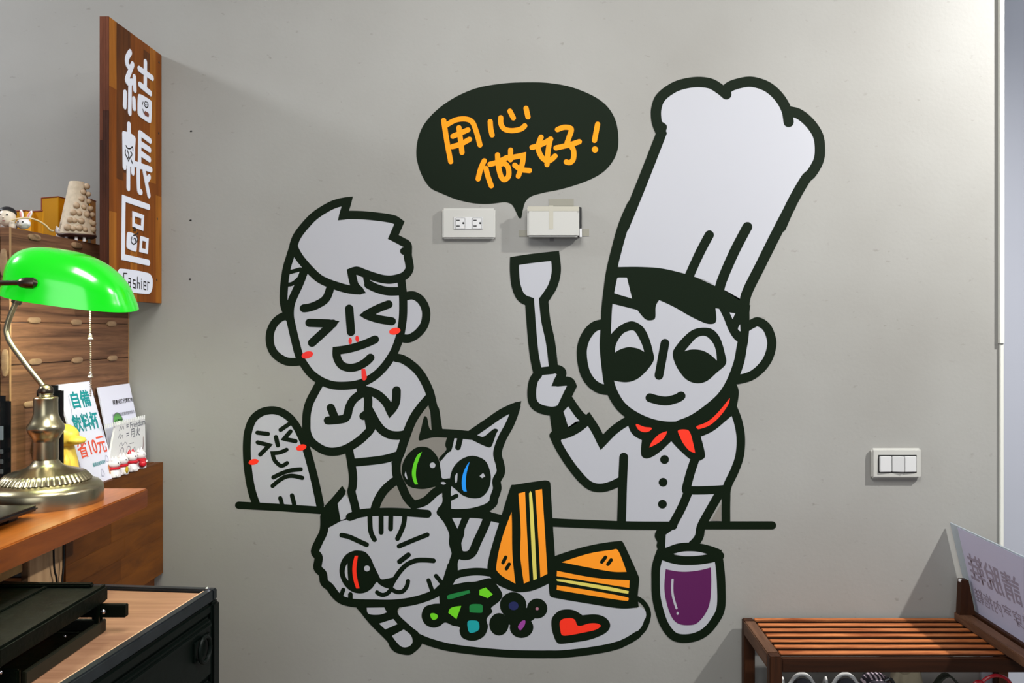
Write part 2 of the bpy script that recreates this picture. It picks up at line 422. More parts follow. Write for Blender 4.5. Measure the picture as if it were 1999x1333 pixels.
d.st(84, 'C 1390,180 1440,270 1480,340 1530,400 1600,440 1680,450 1750,440')
d.st(84, 'B 1020,1000 1120,1020 1200,1060 1270,1130 1310,1212* 1360,1130 1370,1010')
d.st(84, 'B 1365,690 1440,710 1540,780 1610,860 1670,970 1700,1050 1730,1180 D 745,150 765,280 780,360')
d.st(82, 'C 1205,590 1225,700 1245,850 1240,950 1230,1000 1260,1120 1275,1190')
d.st(80, 'C 1235,715 1400,700 1550,680 1690,640')
d.done()
d.spot('blood_drop', M_DRED, 'B', 918, 527, 17, 31); d.spot('blood_drop', M_DRED, 'B', 986, 506, 18, 32, -6)
d.patch('blood_drip', M_DRED, 'B 1027,800* 1063,798* 1080,880 1062,910 1040,908 1030,880')
d.spot('red_cheek', M_DRED, 'B', 500, 663, 58, 34, -16); d.spot('red_cheek', M_RED, 'B', 1353, 431, 56, 33, -12)

# --- small tombstone-shaped figure
d = Decal('little_radish_decal', 'wall sticker of a small rounded white figure winking, left of the boy')
d.patch('white_fill', M_VWHITE, 'C 300,1110 230,850 210,520 270,290 450,203 620,270 730,430 830,720 925,1150* 320,1140*', 'white')
d.st(78, 'C 305,1130 260,1000 230,850 212,680 210,520 225,400 270,290 350,225 450,203 540,220 620,270 680,340 730,430 780,550 830,720 880,920 925,1130')
d.st(72, 'C 130,1130 500,1150 960,1182')
for w_, sp in ((42, '312,422 415,434'), (42, '538,395 640,325'), (42, '315,517 430,545* 340,635'), (44, '493,465 512,545'), (42, '635,410 572,482* 685,505'),
               (40, '597,588 530,615 460,622* 480,690 530,740 560,743 602,718'), (42, '468,858 560,815 640,790 735,780'), (42, '460,942 600,848 750,863'), (42, '535,1060 552,1120'), (44, '650,1035 672,1120')):
    d.st(w_, 'C '+sp)
d.done()
d.spot('red_cheek', M_RED, 'C', 275, 707, 50, 28, -12); d.spot('red_cheek', M_RED, 'C', 740, 567, 52, 29, -16)

# --- grey and white cat
d = Decal('odd_eyed_cat_decal', 'wall sticker of a grey and white cat with one green and one blue eye')
d.patch('white_fill', M_VWHITE, 'D 870,420 1120,400 1250,290 1500,170* 1355,570 1380,680 1385,760 1345,840 1350,920 1320,1030 1100,1150 890,1150 850,950 800,800 790,640 860,540', 'white')
d.patch('white_body', M_VWHITE, 'D 560,1130 640,1060 810,960* 815,1060 775,1150 820,1210* 600,1200', 'white')
d.patch('white_legs', M_VWHITE, 'E 1440,230* 1850,220* 1920,300* 1830,770* 1500,800* 1430,560 1480,400', 'white')
d.patch('grey_face', M_VGREY, 'D 690,60* 580,200 480,500 460,600 385,720 400,860 480,1010 590,1030 760,900 800,640 850,540 870,410 720,350', 'grey')
d.patch('grey_leg', M_VGREY, 'D 340,900 200,1100* 490,1105* 430,980', 'grey')
d.st(86, 'D 700,20 600,135 520,260 450,440 410,560 372,660 372,780 420,890 470,1000 540,1080')
d.st(86, 'D 345,850 250,935 190,1030 155,1130'); d.st(84, 'D 545,1075 650,1040 740,960 830,900')
d.bl('D 690,40* 745,60* 810,380* 715,380*'); d.bl('D 640,215 668,225 700,340 800,350* 870,370* 868,415* 720,420 600,450 585,430 610,330')
d.st(84, 'D 780,375 950,385 1120,402'); d.bl('D 320,660* 400,620* 410,760* 340,860*')
d.st(84, 'D 1100,385 1250,282 1400,180 1540,115* 1480,280 1400,430 1355,570 1380,680 1387,760 1347,840 1352,920 1322,1010 1310,1060 1240,1110 1100,1150 950,1160 870,1150')
d.bl('D 1165,400 1220,410 1320,335 1360,345 1340,390 1300,500 1265,515 1130,455 1090,425 1090,390')
d.bl('D 865,410* 938,410* 905,545 870,570 800,650 785,622 855,540 845,490'); d.st(56, 'D 995,410 970,515')
d.bl('D 420,720 460,610 540,530 620,508 700,530 770,610 795,700 808,810 790,880 700,910 610,922 500,900 440,830')
d.bl('D 785,650 812,812 895,820 905,900* 895,1000* 815,1000* 815,930 750,900')
d.bl('D 890,830 920,720 990,640 1080,600 1160,605 1240,650 1280,740 1290,830 1265,930 1200,1000 1110,1012 1020,985 940,920 895,880')
d.st(80, 'D 855,940 855,1060 800,1150'); d.bl('D 815,950* 900,950* 905,1140* 1000,1190* 900,1195* 830,1190 765,1150 815,1060')
d.st(42, 'D 890,1020 955,988')
d.st(86, 'E 1600,225 1540,360 1510,480 1530,600 1600,622 1660,590 1710,480 1780,330 1815,230')
d.st(84, 'E 1430,215 1700,215 1850,245 1960,272'); d.bl('E 1420,200* 1480,230* 1530,370* 1590,240* 1580,420* 1530,560* 1460,560* 1440,380*')
d.done()
d.patch('green_pupil', M_GRN, 'D 618,558* 575,590 545,650 522,740 525,810 550,878* 580,876* 560,800 565,710 590,630')
d.patch('blue_pupil', M_BLU, 'D 1084,653* 1050,700 1020,770 1006,850 1012,920 1025,945* 1056,948* 1045,880 1050,790 1065,720')
d.spot('eye_glint', M_VWHITE, 'D', 722, 690, 28); d.patch('eye_glint', M_VWHITE, 'D 1180,795* 1215,765* 1236,797* 1205,816*')
d.patch('eye_glint', M_VWHITE, 'D 460,752 450,790 477,828 470,790'); d.patch('eye_glint', M_VWHITE, 'D 964,768 940,800 945,862 960,850')
d.patch('nose_glint', M_VWHITE, 'D 803,858 830,853 852,868 830,880 810,873'); d.patch('white_gap', M_VWHITE, 'D 912,1205* 1005,1205* 965,1310*')

# --- striped cat
d = Decal('striped_cat_decal', 'wall sticker of a white striped cat winking with one red-slit eye')
d.patch('white_fill', M_VWHITE, 'E 370,280 215,300 205,400 125,580 160,640 150,740 200,800 270,930 400,1060 700,1090 1080,1065 1340,965 1440,800 1470,690 1500,600 1470,500 1480,400 1420,280 1350,190* 1220,215 800,200 465,245', 'white')
d.patch('white_ear', M_VWHITE, 'E 415,20* 340,110 360,290* 480,260* 510,200* 470,100', 'white')
d.bl('E 190,200* 225,130* 290,60* 390,-60* 425,-10* 415,30* 345,115* 375,285* 250,355* 200,330*')
d.st(82, 'E 215,240 210,380 165,480 125,580 160,640 150,740 200,800 215,880 270,930 330,1010 400,1060 520,1085 700,1090 900,1090 1080,1065 1230,1020 1340,965 1400,900')
d.st(80, 'E 465,245 600,205 800,195 1000,200 1222,215')
d.st(86, 'E 1405,150 1360,195 1420,280 1475,400 1475,500 1500,600 1475,690 1470,800 1400,900 1340,960')
d.bl('E 1420,700* 1505,640* 1510,830* 1440,960* 1330,990*')
for w_, sp in ((48, '660,225 665,360 680,420 705,465'), (48, '770,225 770,395'), (48, '865,225 862,360'), (48, '1000,225 985,330 930,455'), (48, '385,422 460,440 550,480 628,515'), (46, '1220,418 1100,465 945,530'),
               (50, '950,680 1035,615'), (48, '1280,672 1200,665 1110,670 1020,710 950,780 890,870 860,930'), (42, '730,980 780,1005 830,990 870,945'), (42, '870,945 920,975 980,970 1020,920 1032,870'),
               (42, '1232,862 1275,985'), (42, '1305,820 1375,905'), (42, '400,955 378,1015'), (46, '470,1000 470,1050')):
    d.st(w_, 'E '+sp)
d.bl('E 362,770 380,680 430,610 500,575 560,572 620,590 670,650 700,720 740,800 770,850 830,845 890,835 895,870 850,935 800,930 750,900 725,880 680,940 620,980 550,990 480,970 420,920 380,850')
d.bl('F 80,500 130,590 230,710 380,860 410,920 470,970 580,992 640,970 720,880 690,780 620,720 500,610 480,560 500,500 300,480')
d.done()
d.patch('red_pupil', M_RED, 'E 513,623* 545,623* 530,720 530,800 545,880 560,940* 527,943* 503,870 490,790 492,710')
d.patch('eye_glint', M_VWHITE, 'E 441,697* 420,740 415,790 425,830 449,867* 443,790'); d.spot('eye_glint', M_VWHITE, 'E', 632, 747, 29)
for sp in ('180,530* 350,528* 375,575* 300,598 200,590', '300,685* 440,640* 480,690* 360,742*', '425,805* 540,742* 610,800 625,870 580,912 510,905'):
    d.patch('tail_band', M_VWHITE, 'F '+sp)

# --- plate with its food
d = Decal('plate_decal', 'wall sticker outline of a wide white plate carrying the painted food')
d.patch('white_fill', M_VWHITE, 'F 490,560 870,430* 1010,260 1200,180 1420,200* 1580,360* 1700,380* 1960,290* N 150,740* 500,800 920,850* 960,840 1010,900 990,1030 920,1100 800,1170 450,1235 0,1255 F 1600,980 1000,915 680,820', 'white')
d.st(74, 'F 1010,235 1100,195 1250,178 1390,190'); 
d.st(76, 'F 670,815 800,868 1000,920 1300,958 1600,980 1900,985 N 130,1258 250,1257 450,1237 650,1205 780,1170')
d.st(66, 'N 770,1173 850,1135 930,1085'); d.st(52, 'N 930,1088 985,1030 1015,960'); d.st(44, 'N 1012,975 1028,905 1010,840 970,790 930,765')
d.done()
d = Decal('broccoli_decal', 'black wall sticker of broccoli florets with green and teal patches on the plate')
d.bl('F 1000,310* 1150,280 1240,275 1370,242 1420,270 1500,390 1480,460 1395,530 1405,570 1350,640 1362,720 1330,800 1260,845 1180,850 1110,820 1085,760 1085,720 1020,705 945,675 890,710 830,725 760,700 720,640 718,580 750,520 820,495 890,490* 885,400*')
d.done('black_shape')
for m, sp in ((M_DGRN, '972,408 1180,358* 1190,385* 978,449'), (M_LIME, '1280,355* 1340,332* 1410,400* 1360,437* 1278,405*'), (M_DGRN, '1192,500 1290,496 1310,515 1308,570 1290,580 1190,574 1182,555'), (M_LIME, '975,580* 1005,530 1102,512* 1055,642*'),
              (M_LIME, '803,588 840,585 873,607 860,640 825,648 803,620'), (M_TEAL, '1165,665 1235,655 1272,675 1272,745 1200,777 1170,750')):
    d.patch('colour_patch', m, 'F '+sp)
d = Decal('grapes_decal', 'black wall sticker of a small grape cluster with navy and violet patches')
for x, y, r, ry in ((1470, 692, 95, 110), (1608, 505, 130, 128), (1690, 722, 115, 103), (1842, 538, 100, 98), (1600, 640, 90, 60), (1740, 600, 90, 70)): d.dot('F', x, y, r, ry)
d.done('black_shape')
d.spot('colour_patch', M_NAVY, 'F', 1612, 512, 48, 42); d.patch('colour_patch', M_VIOL, 'F 1690,662 1725,655 1720,700 1680,750 1655,715'); d.spot('colour_patch', M_PINK, 'F', 1842, 540, 16, 15)
d = Decal('heart_decal', 'black edged red heart sticker on the right of the painted plate')
d.bl('N 165,990 175,930 230,875 300,860 370,870 440,912* 560,905 640,930 685,985 675,1040 620,1085 500,1130 350,1155 240,1165 205,1140 175,1060'); d.done('black_shape')
d.patch('red_heart', M_RED, 'N 240,975 270,945 340,938 375,955 395,1000 430,1005 500,985 570,985 608,1005* 560,1040 430,1070 320,1090 260,1088 245,1040')
d = Decal('upright_sandwich_decal', 'orange sandwich sticker standing upright beside the cats', )
d.bl('M 320,155 360,145 680,97 735,110 748,150 760,350 775,600 795,900* 800,1110* 730,1215* 560,1290 410,1310 310,1290* 150,1210 70,1090 75,960 130,750 210,500'); d.done('black_shape')
for n_, m, sp in (('bread_slice', M_SAND, '325,440* 330,560 335,900 368,1217* 230,1140 165,1075 160,1040 180,900 230,700'), ('bread_slice', M_SAND, '400,240* 472,222* 490,600 520,1190* 460,1216* 440,1080 420,900 425,620'),
                  ('filling', M_YEL, '515,238* 530,212* 547,250 572,600 600,1165* 562,1180* 540,800'), ('bread_slice', M_SAND, '582,207* 655,192* 680,550 714,1110* 638,1150* 620,800')):
    d.patch(n_, m, 'M '+sp)
d.line('seed', M_INK, 38, 'M 262,930 232,990', 'top'); d.line('seed', M_INK, 38, 'M 300,1005 270,1055', 'top')
d = Decal('lying_sandwich_decal', 'orange sandwich wedge sticker lying on the plate left of the drink')
d.bl('N 180,392* 400,320 600,275 780,253 802,268 870,410 940,570 945,600* 930,750* 940,840* 780,852 500,810 180,755 150,730 140,600 130,420'); d.done('black_shape')
for n_, m, sp in (('bread_slice', M_SAND, '256,442* 500,365 700,333 755,335 832,527* 700,525 450,480'), ('bread_slice', M_SAND, '215,518* 550,580 858,603* 856,670* 700,645 212,565*'),
                  ('filling', M_YEL, '210,593* 300,600 650,655 852,698* 847,722* 600,680 215,608*'), ('bread_slice', M_SAND, '215,646* 500,690 845,755 838,785 500,735 212,687*')):
    d.patch(n_, m, 'N '+sp)
d.line('seed', M_INK, 32, 'N 645,398 612,440', 'top'); d.line('seed', M_INK, 32, 'N 695,422 667,460', 'top')

# --- chef
d = Decal('chef_decal', 'large wall sticker of a chef in a tall white hat holding up a spatula')
d.patch('white_hat', M_VWHITE, 'H 205,1331 400,850 515,560 470,380 560,210 800,128 1000,180* 1200,130 1400,170 1550,350 1660,395 1815,570 1820,780 1720,920 1510,1331 I 1600,740 1530,840* 1130,620 480,540* 460,390', 'white')
d.patch('white_head', M_VWHITE, 'I 460,560* 1100,620 1560,830* 1560,1000 1540,1250 J 1530,480 1470,640 1380,770 1200,920 1010,1010 900,1035 760,1010 510,870 400,670 360,350 I 375,900 420,600', 'white')
d.patch('white_ear', M_VWHITE, 'J 330,170* 250,170 162,350 185,560 310,700 390,715* 350,400', 'white')
d.patch('white_ear', M_VWHITE, 'J 1600,160 1690,125 1805,340 1700,540 1500,625* 1570,300', 'white')
d.patch('white_jacket', M_VWHITE, 'L 130,380 410,250 520,420* 720,260 1000,300 1590,180 1650,400 1600,660 1520,810* 1480,860* 1350,1000 1290,1180 1230,1245 1035,1285* 1040,1180 1100,1090 700,1100* 690,745* 520,800 370,740', 'white')
d.patch('white_spatula', M_VWHITE, 'K 148,130 250,112 400,100 418,200 395,290 335,380 380,660 405,830 430,880 520,930 450,1085 500,1040 580,1150 480,1230 460,1100 310,1090 258,980 310,850 245,390 160,290', 'white')
d.st(86, 'H 205,1331 300,1100 400,850 515,555* 480,470 470,400 475,340 500,270 560,210 660,155 800,128 920,140 1000,185 1055,230')
d.bl('H 470,450* 515,455* 560,490 550,540* 480,560*')
d.st(86, 'H 1045,215 1085,165 1200,130 1290,130 1400,170 1490,250 1550,350 1572,460')
d.st(86, 'H 1575,372 1660,395 1750,470 1815,570 1832,680 1820,780 1765,880 1715,930 1600,1130 1510,1331')
d.st(92, 'I 597,0 520,180 460,390 415,580 390,760 375,900 370,1000 365,1100 J 360,350 380,550 400,670 440,770 510,870 620,950 760,1010 900,1035 1040,1025 1150,975')
d.st(90, 'I 1975,0 1850,240 1700,540 1600,740 1570,850 1568,1000 1560,1150 J 1545,350 1520,480 1460,640 1380,770 1260,880 1130,970 1010,1020')
d.bl('J 540,920* 700,980 880,1000 1050,990 1200,920 1350,780 1430,690 1490,660 1520,730 1505,850 1480,920* 1400,990 1300,1070 1190,1120* 1215,1210 1228,1290 1200,1320 1150,1335 1090,1310 1000,1230 935,1160* 850,1240 780,1290 720,1310 680,1290 672,1240 680,1150* 610,1110 570,1050')
d.bl('I 420,540* 650,537 850,550 1050,595 1130,620 1310,700 1400,745 1530,830* 1620,870* 1605,1000* 1550,1210* 1480,1160 1430,1080 1390,980 1350,900* 1318,895* 1325,1000 1300,1030 1230,1025 1100,965 960,885 830,825* 800,880 795,980 760,1000 710,990 640,910* 400,850* 400,700*')
d.st(80, 'I 1265,260 1180,420 1080,640'); d.st(86, 'I 1595,190 1480,410 1380,640 1350,740')
d.st(88, 'I 335,1035 260,1060 200,1130 165,1220 J 160,430 185,560 240,650 310,700 385,715')
d.st(80, 'J 1590,170 1640,140 1690,125 1760,170 1800,260 1805,340 1770,450 1700,540 1610,600 1480,630')
d.bl('J 405,240* 480,165 560,125 620,125 690,170 740,260 775,380 782,460 720,550 640,620 550,648 440,635* 380,560*')
d.bl('J 948,400 960,360 1030,270 1120,195 1220,175 1300,195 1360,270 1400,400 1408,490 1330,565 1240,640 1150,658 1060,620 990,530 955,450')
d.st(76, 'J 880,310 828,590'); d.st(78, 'J 750,783 830,805 900,810 980,790 1020,767')
d.st(60, 'K 300,860 272,710 246,395* 190,365 158,290 148,200 148,132* 250,116 412,98* 420,200 398,290 360,355 338,385* 352,520 382,660 402,830')
d.st(52, 'K 310,850 400,840'); d.st(58, 'K 300,870 272,910 260,980 268,1050 310,1090 390,1108 450,1090 490,1030')
d.st(60, 'K 400,830 455,855 430,918* 500,915 522,945* 490,1010 460,1075')
d.bl('K 375,1120* 462,1095* 497,1212* 450,1300* 395,1260*'); d.st(56, 'K 500,1030 570,1130 615,1165')
d.st(74, 'L 130,375 230,360 330,310 412,240* 470,330 520,432* 620,330 730,255')
d.st(70, 'L 130,375 180,480 270,620 370,740 440,790 520,800 600,780 690,735'); d.st(72, 'L 698,550 690,740 685,900 680,1090')
d.st(70, 'L 1590,160 1630,270 1650,400 1640,540 1600,660 1540,790 1530,900 1530,1090')
d.st(72, 'L 1280,560 1240,680 1205,810'); d.st(68, 'L 1205,820 1350,820 1510,812')
d.st(72, 'L 1220,840 1170,960 1100,1090'); d.st(72, 'L 1475,850 1400,980 1330,1110 1310,1200 1255,1265')
d.bl('L 1080,1070* 1140,1100* 1110,1130 1040,1180* 1035,1290* 1010,1335* 980,1310 965,1270 970,1240 950,1190 975,1135')
for x, y in ((1030, 570), (1018, 755), (1013, 933)): d.dot('L', x, y, 36)
d.done()
for sp in ('465,640 475,630 550,630* 595,812* 440,766*', '1440,932* 1490,940* 1466,990*', '1532,1035* 1513,1075 1535,1097*'): d.patch('white_gap', M_VWHITE, 'I '+sp)
for sp in ('447,390* 460,310 520,225 600,200 640,240 680,320 700,385* 640,355 560,345 490,365', '1050,380* 1100,320 1160,260 1230,248 1290,300 1320,370 1330,460* 1260,400 1190,370 1110,365'): d.patch('eye_white', M_VWHITE, 'J '+sp)
d.patch('white_gap', M_VWHITE, 'L 208,180* 245,140* 325,250* 248,305*')
d.patch('grey_gap', M_VGREY, 'L 1490,930* 1490,1070* 1408,1068*', 'col')
for sp in ('630,1010 700,1035 765,1045 740,1075 690,1080 645,1055', '745,1215* 770,1160 830,1100 900,1072* 880,1120 830,1170', '995,1065 1070,1060 1100,1090 1125,1180 1142,1262* 1090,1240 1040,1180 1010,1120', '1155,1030 1250,990 1340,910 1442,785* 1430,840 1360,940 1270,1020 1170,1055'):
    d.patch('red_scarf', M_RED, 'J '+sp)
# --- table line
d = Decal('table_line_decal', 'long black table edge line sticker running behind the chef')
d.st(68, 'L 100,1080 300,1090 700,1105 1000,1108 1100,1108'); d.st(66, 'L 1360,1105 1600,1105 1905,1105'); d.done('black_line')
# --- drink
d = Decal('drink_decal', 'wall sticker of a stemless glass of purple drink held by the chef')
d.patch('white_glass', M_VWHITE, 'N 1130,370 1085,500 1090,700 1120,880 1240,1090 1430,1110 1610,980 1675,650 1645,370 1400,420', 'white')
d.st(76, 'N 1135,350 1095,480 1090,600 1095,740 1125,880 1170,1000 1240,1090 1320,1118 1430,1108 1530,1060 1610,970 1668,850 1672,650 1660,480 1640,365')
d.st(78, 'N 1160,370 1280,318 1400,306 1530,325 1640,362'); d.st(78, 'N 1130,375 1270,420 1400,428 1540,415 1660,385')
d.bl('N 1130,340* 1260,350* 1250,400* 1120,410*'); d.bl('N 1540,350* 1675,330* 1680,400* 1540,400*')
d.done()
d.patch('white_rim', M_VWHITE, 'N 1248,368* 1320,350 1400,345 1480,352 1548,371* 1480,382 1400,388 1320,385')
d.patch('purple_drink', M_PURP, 'N 1180,503* 1300,525 1440,520 1580,488* 1583,650 1570,800 1530,900 1460,980 1390,1000 1300,990 1240,940 1195,830 1168,680')
d.line('highlight', M_VWHITE, 20, 'N 1240,597 1240,720 1275,850', 'top'); d.spot('highlight', M_VWHITE, 'N', 1285, 895, 10, 14, 0, 'top')
# ================================================================== COUNTER AND CABINETS (left)
M_TEAK = wood('teak_sign', (104, 52, 4), (138, 74, 14), (60, 60, 5), .6)
M_TEAKL = wood('teak_sign_light', (132, 76, 14), (172, 106, 32), (60, 60, 5), .6); M_TEAKD = wood('teak_sign_dark', (72, 36, 6), (104, 56, 14), (60, 60, 5), .6)
M_PANL = wood('teak_panel_light', (92, 48, 7), (132, 76, 14), (40, 6, 40), .5); M_PAND = wood('teak_panel_dark', (70, 35, 4), (100, 54, 10), (40, 6, 40), .5)
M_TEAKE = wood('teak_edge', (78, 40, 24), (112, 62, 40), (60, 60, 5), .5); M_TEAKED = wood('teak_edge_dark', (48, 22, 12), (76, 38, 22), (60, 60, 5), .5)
M_PANEL = wood('teak_panel', (80, 41, 5), (116, 65, 11), (40, 6, 40), .45)
M_SLAB = wood('teak_worktop', (130, 64, 14), (172, 96, 28), (40, 5, 40), .35, (('Y', 'X'), .5, .05, .22), coat=.3)
M_WALN = wood('walnut_laminate', (66, 44, 34), (146, 104, 76), (3, 3, 60), .55)
M_KEY = wood('pale_oak_key', (132, 104, 78), (166, 136, 106), (30, 20, 60), .5)
M_EDGEB = wood('pale_edge_band', (150, 116, 82), (176, 140, 104), (30, 30, 4), .5)
M_LITEW = wood('pale_panel', (172, 136, 98), (204, 166, 126), (60, 60, 3), .5)
M_OSB = mat('chipboard', (176, 140, 86), .8, var=.4, vscale=60)
M_DWOOD = wood('dark_teak', (70, 36, 12), (104, 58, 22), (20, 4, 40), .5)
H = lambda z: Z0+z
def XB(name, x0, x1, t0, t1, z0, z1, m, parent=None, bev=.0015):
    return box(name, (x0, -t1, H(z0)), (x1, -t0, H(z1)), m, parent, bev)
# side cabinet body that carries the ledge
ct = thing('counter_end_cabinet', 'stained wooden end cabinet of the cashier counter standing against the wall', 'cabinet')
XB('side_panel', -.868, -.8512, .001, .388, -.553, -.30, M_PANEL, ct)
rs = random.Random(5); nr = 6; rh_ = .253/nr
for r_ in range(nr):
    t_a = .001
    while t_a < .387:
        t_b = min(.388, t_a+rs.uniform(.10, .24)); t_b = .388 if .388-t_b < .05 else t_b
        XB('stave', -.8511, -.85+rs.uniform(-.00015, .00015), t_a+.0001, t_b-.0001, -.553+r_*rh_+.0001, -.553+(r_+1)*rh_-.0001, rs.choice([M_PANEL, M_PANEL, M_PANL, M_PAND]), ct, 0); t_a = t_b
XB('ledge_top', -1.3, -.868, .001, .388, -.318, -.30, M_PANEL, ct)
XB('back_panel', -1.3, -.87, .001, .018, -.55, -.319, M_DWOOD, ct)
XB('base', -1.3, -.868, .003, .378, -1.5, -.562, M_DWOOD, ct)
XB('pale_inner_panel', -.869, -.855, .389, .488, -1.5, -.3205, M_LITEW, ct)
XB('chipboard_panel', -.872, -.860, .497, .575, -.405, -.3205, M_OSB, ct)
# worktop slab
bm = bmesh.new()
pl = [(-.70, .391), (-.926, .391), (-.926, .426), (-1.5, .426), (-1.5, 1.75), (-.70, 1.75)]
vs = [bm.verts.new((x, -t, H(-.319))) for x, t in pl]; f = bm.faces.new(vs)
r = bmesh.ops.extrude_face_region(bm, geom=[f]); bmesh.ops.translate(bm, verts=[g for g in r['geom'] if isinstance(g, bmesh.types.BMVert)], vec=(0, 0, .034))
bmesh.ops.bevel(bm, geom=bm.edges[:], offset=.002, segments=2, affect='EDGES')
tag(frombm('worktop', bm, M_SLAB, None, True), 'thick orange-brown wooden worktop of the cashier counter under the green lamp', 'worktop')
for i, uu in enumerate(((104, 105, 107, 111), (125, 124, 123, 121))):
    p = [onx(u, v, -.8475) for u, v in zip(uu, (1064, 1090, 1115, 1145))]; p[0].z = H(-.3185); p.append(p[-1]+Vector((0, -.004, -.12)))
    tag(tube('cable', smoothpath(p), .0017, mat('black_rubber', (14, 14, 14), .5)), ('thin black cable hanging below the worktop, left of the two' if i == 0 else 'thin black cable hanging below the worktop, right of the two'), 'cable', 'cables below the worktop')
# shelf cabinet with wooden keys
sh = thing('keyed_shelf_cabinet', 'walnut grained shelf cabinet with pale oval joining keys behind the lamp', 'cabinet')
seams = [.183, .0145, -.0615, -.3]
XB('top_board', -1.3, -.930, .002, .420, .165, .183, M_WALN, sh, .001)
for a, b in zip(seams, seams[1:]):
    XB('plank', -.946, -.928, .002, .4234, b+.0006, a-.0006, M_WALN, sh, .0012)
XB('front_board', -1.3, -.947, .4054, .4230, -.2995, .164, M_WALN, sh, .001)
XB('edge_strip', -.9285, -.9268, .001, .004, -.299, .182, M_EDGEB, sh, .0004)
XB('edge_strip', -.9295, -.9270, .4215, .4246, -.284, .183, M_EDGEB, sh, .0004)
def key(u, v, horizontal=True, front=False):
    bm = bmesh.new()
    if front:
        c = Vector((xat(u, .4234), -.4234, zat(v, .4234))); ex, ey, n = Vector((1, 0, 0)), Vector((0, 0, 1)), Vector((0, -1, 0))
    else:
        c = onx(u, v, -.928); ex, ey, n = Vector((0, -1, 0)), Vector((0, 0, 1)), Vector((1, 0, 0))
    a, b = (.0185, .0058) if horizontal else (.0062, .024)
    pr = []
    for k in range(20):
        t = 2*PI*k/20; x = math.copysign(abs(math.cos(t))**.6, math.cos(t))*a; y = math.copysign(abs(math.sin(t))**.8, math.sin(t))*b; pr.append((x, y))
    lo = [bm.verts.new(c+ex*x+ey*y-n*.002) for x, y in pr]; hi = [bm.verts.new(c+ex*x+ey*y+n*.0022) for x, y in pr]; tp = [bm.verts.new(c+ex*x*.86+ey*y*.75+n*.0034) for x, y in pr]
    for A_, B_ in ((lo, hi), (hi, tp)):
        for k in range(20): bm.faces.new((A_[k], A_[(k+1) % 20], B_[(k+1) % 20], B_[k]))
    bm.faces.new(tp); bm.faces.new(lo[::-1]); frombm('key', bm, M_KEY, sh, True)
for u, v in ((66, 463), (149, 479), (66, 625), (148, 629), (217, 632), (68, 706), (150, 703), (219, 699), (58, 789)): key(u, v)
key(8, 512, False, True); key(11, 708, False, True)

# ------------------------------------------------------------------ cashier sign board
sg = thing('cashier_sign_board', 'tall wooden cashier sign board with white characters projecting from the wall', 'sign')
XB('board', -.871, -.8542, .0012, .2315, .062, .628, M_TEAK, sg, .001)
rs = random.Random(11); NC = 8; cw = .2303/NC
cuts = {0: [(.062, .24, M_TEAKL), (.24, .49, M_TEAK), (.49, .628, M_TEAKL)], 1: [(.062, .31, M_TEAK), (.31, .628, M_TEAKD)], 5: [(.062, .20, M_TEAK), (.20, .575, M_TEAK), (.575, .612, M_TEAKD), (.612, .628, M_TEAK)]}
for c_ in range(NC):       # c_ = 0 is the outer edge
    tb_ = .2315-c_*cw; z = .062; segs = cuts.get(c_)
    if not segs:
        segs = []
        while z < .628:
            z2 = min(.628, z+rs.uniform(.16, .34)); z2 = .628 if .628-z2 < .07 else z2; segs.append((z, z2, rs.choice([M_TEAK, M_TEAK, M_TEAKL, M_TEAKD, M_TEAK]))); z = z2
    for za_, zb_, mm in segs: XB('stave', -.8541, -.853+rs.uniform(-.00012, .00012), tb_-cw+.0001, tb_-.0001, za_+.0001, zb_-.0001, mm, sg, 0)
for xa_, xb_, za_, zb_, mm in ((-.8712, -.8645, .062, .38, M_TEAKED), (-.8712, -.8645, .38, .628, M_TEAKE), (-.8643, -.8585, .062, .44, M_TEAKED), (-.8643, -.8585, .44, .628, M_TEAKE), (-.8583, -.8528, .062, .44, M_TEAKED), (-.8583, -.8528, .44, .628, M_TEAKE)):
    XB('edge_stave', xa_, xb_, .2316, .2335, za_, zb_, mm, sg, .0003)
M_ACR = mat('white_acrylic', (236, 240, 255), .3, var=.01, vscale=5)
M_BLK = mat('black_print', (26, 20, 20), .5, var=.02); M_BRN = mat('brown_print', (120, 60, 40), .5, var=.02)
FX = -.853
def SP(spec): return [Vector((-(onx(p[0], p[1], FX).y), onx(p[0], p[1], FX).z)) for p in P(spec)]
def SPl(spec, closed=False):
    q = [(v.x, v.y, c[2]) for v, c in zip(SP(spec), P(spec))]; return spline(q, closed)
def sign_part(name, strokes, m=M_ACR, w=.0130, off=.0016, depth=-.0013, fills=(), closed=()):
    f = Flat()
    for sp in strokes: f.stroke(SPl(sp), w)
    for sp in closed: f.stroke(SPl(sp, True), w*.72, True)
    for sp in fills: f.fill(SPl(sp, True))
    return f.build(name, m, sg, lambda t, z: Vector((FX+off, -t, z)), Vector((1, 0, 0)), Vector((depth, 0, 0)) if depth else None)
sign_part('character', ['Q 185,122 152,185 150,245 172,285', 'Q 211,255 182,330 148,425 175,455 205,440', 'Q 230,392 235,530', 'Q 184,440 180,780', 'Q 131,562 126,708', 'Q 225,632 228,728',
                        'Q 282,302 424,402', 'Q 350,228 348,520', 'Q 290,474 404,568'], fills=['Q 272,590 300,580 400,640 416,670 410,875 385,886 290,822 268,785'])
sign_part('character', ['Q 172,908 172,1040', 'R 142,-60 141,225', 'Q 118,1010 R 105,28', 'Q 225,1060 Q 215,1250 R 182,80',
                        'Q 288,1000 Q 286,1360', 'Q 292,1000 400,1082', 'Q 292,1110 395,1180', 'Q 292,1215 393,1285', 'R 130,-25 350,52', 'R 232,20 238,245 258,262', 'R 283,40 332,292', 'R 335,122 312,155'],
          fills=['Q 110,1005 150,985 215,1020 232,1060 225,1333 120,1320'])
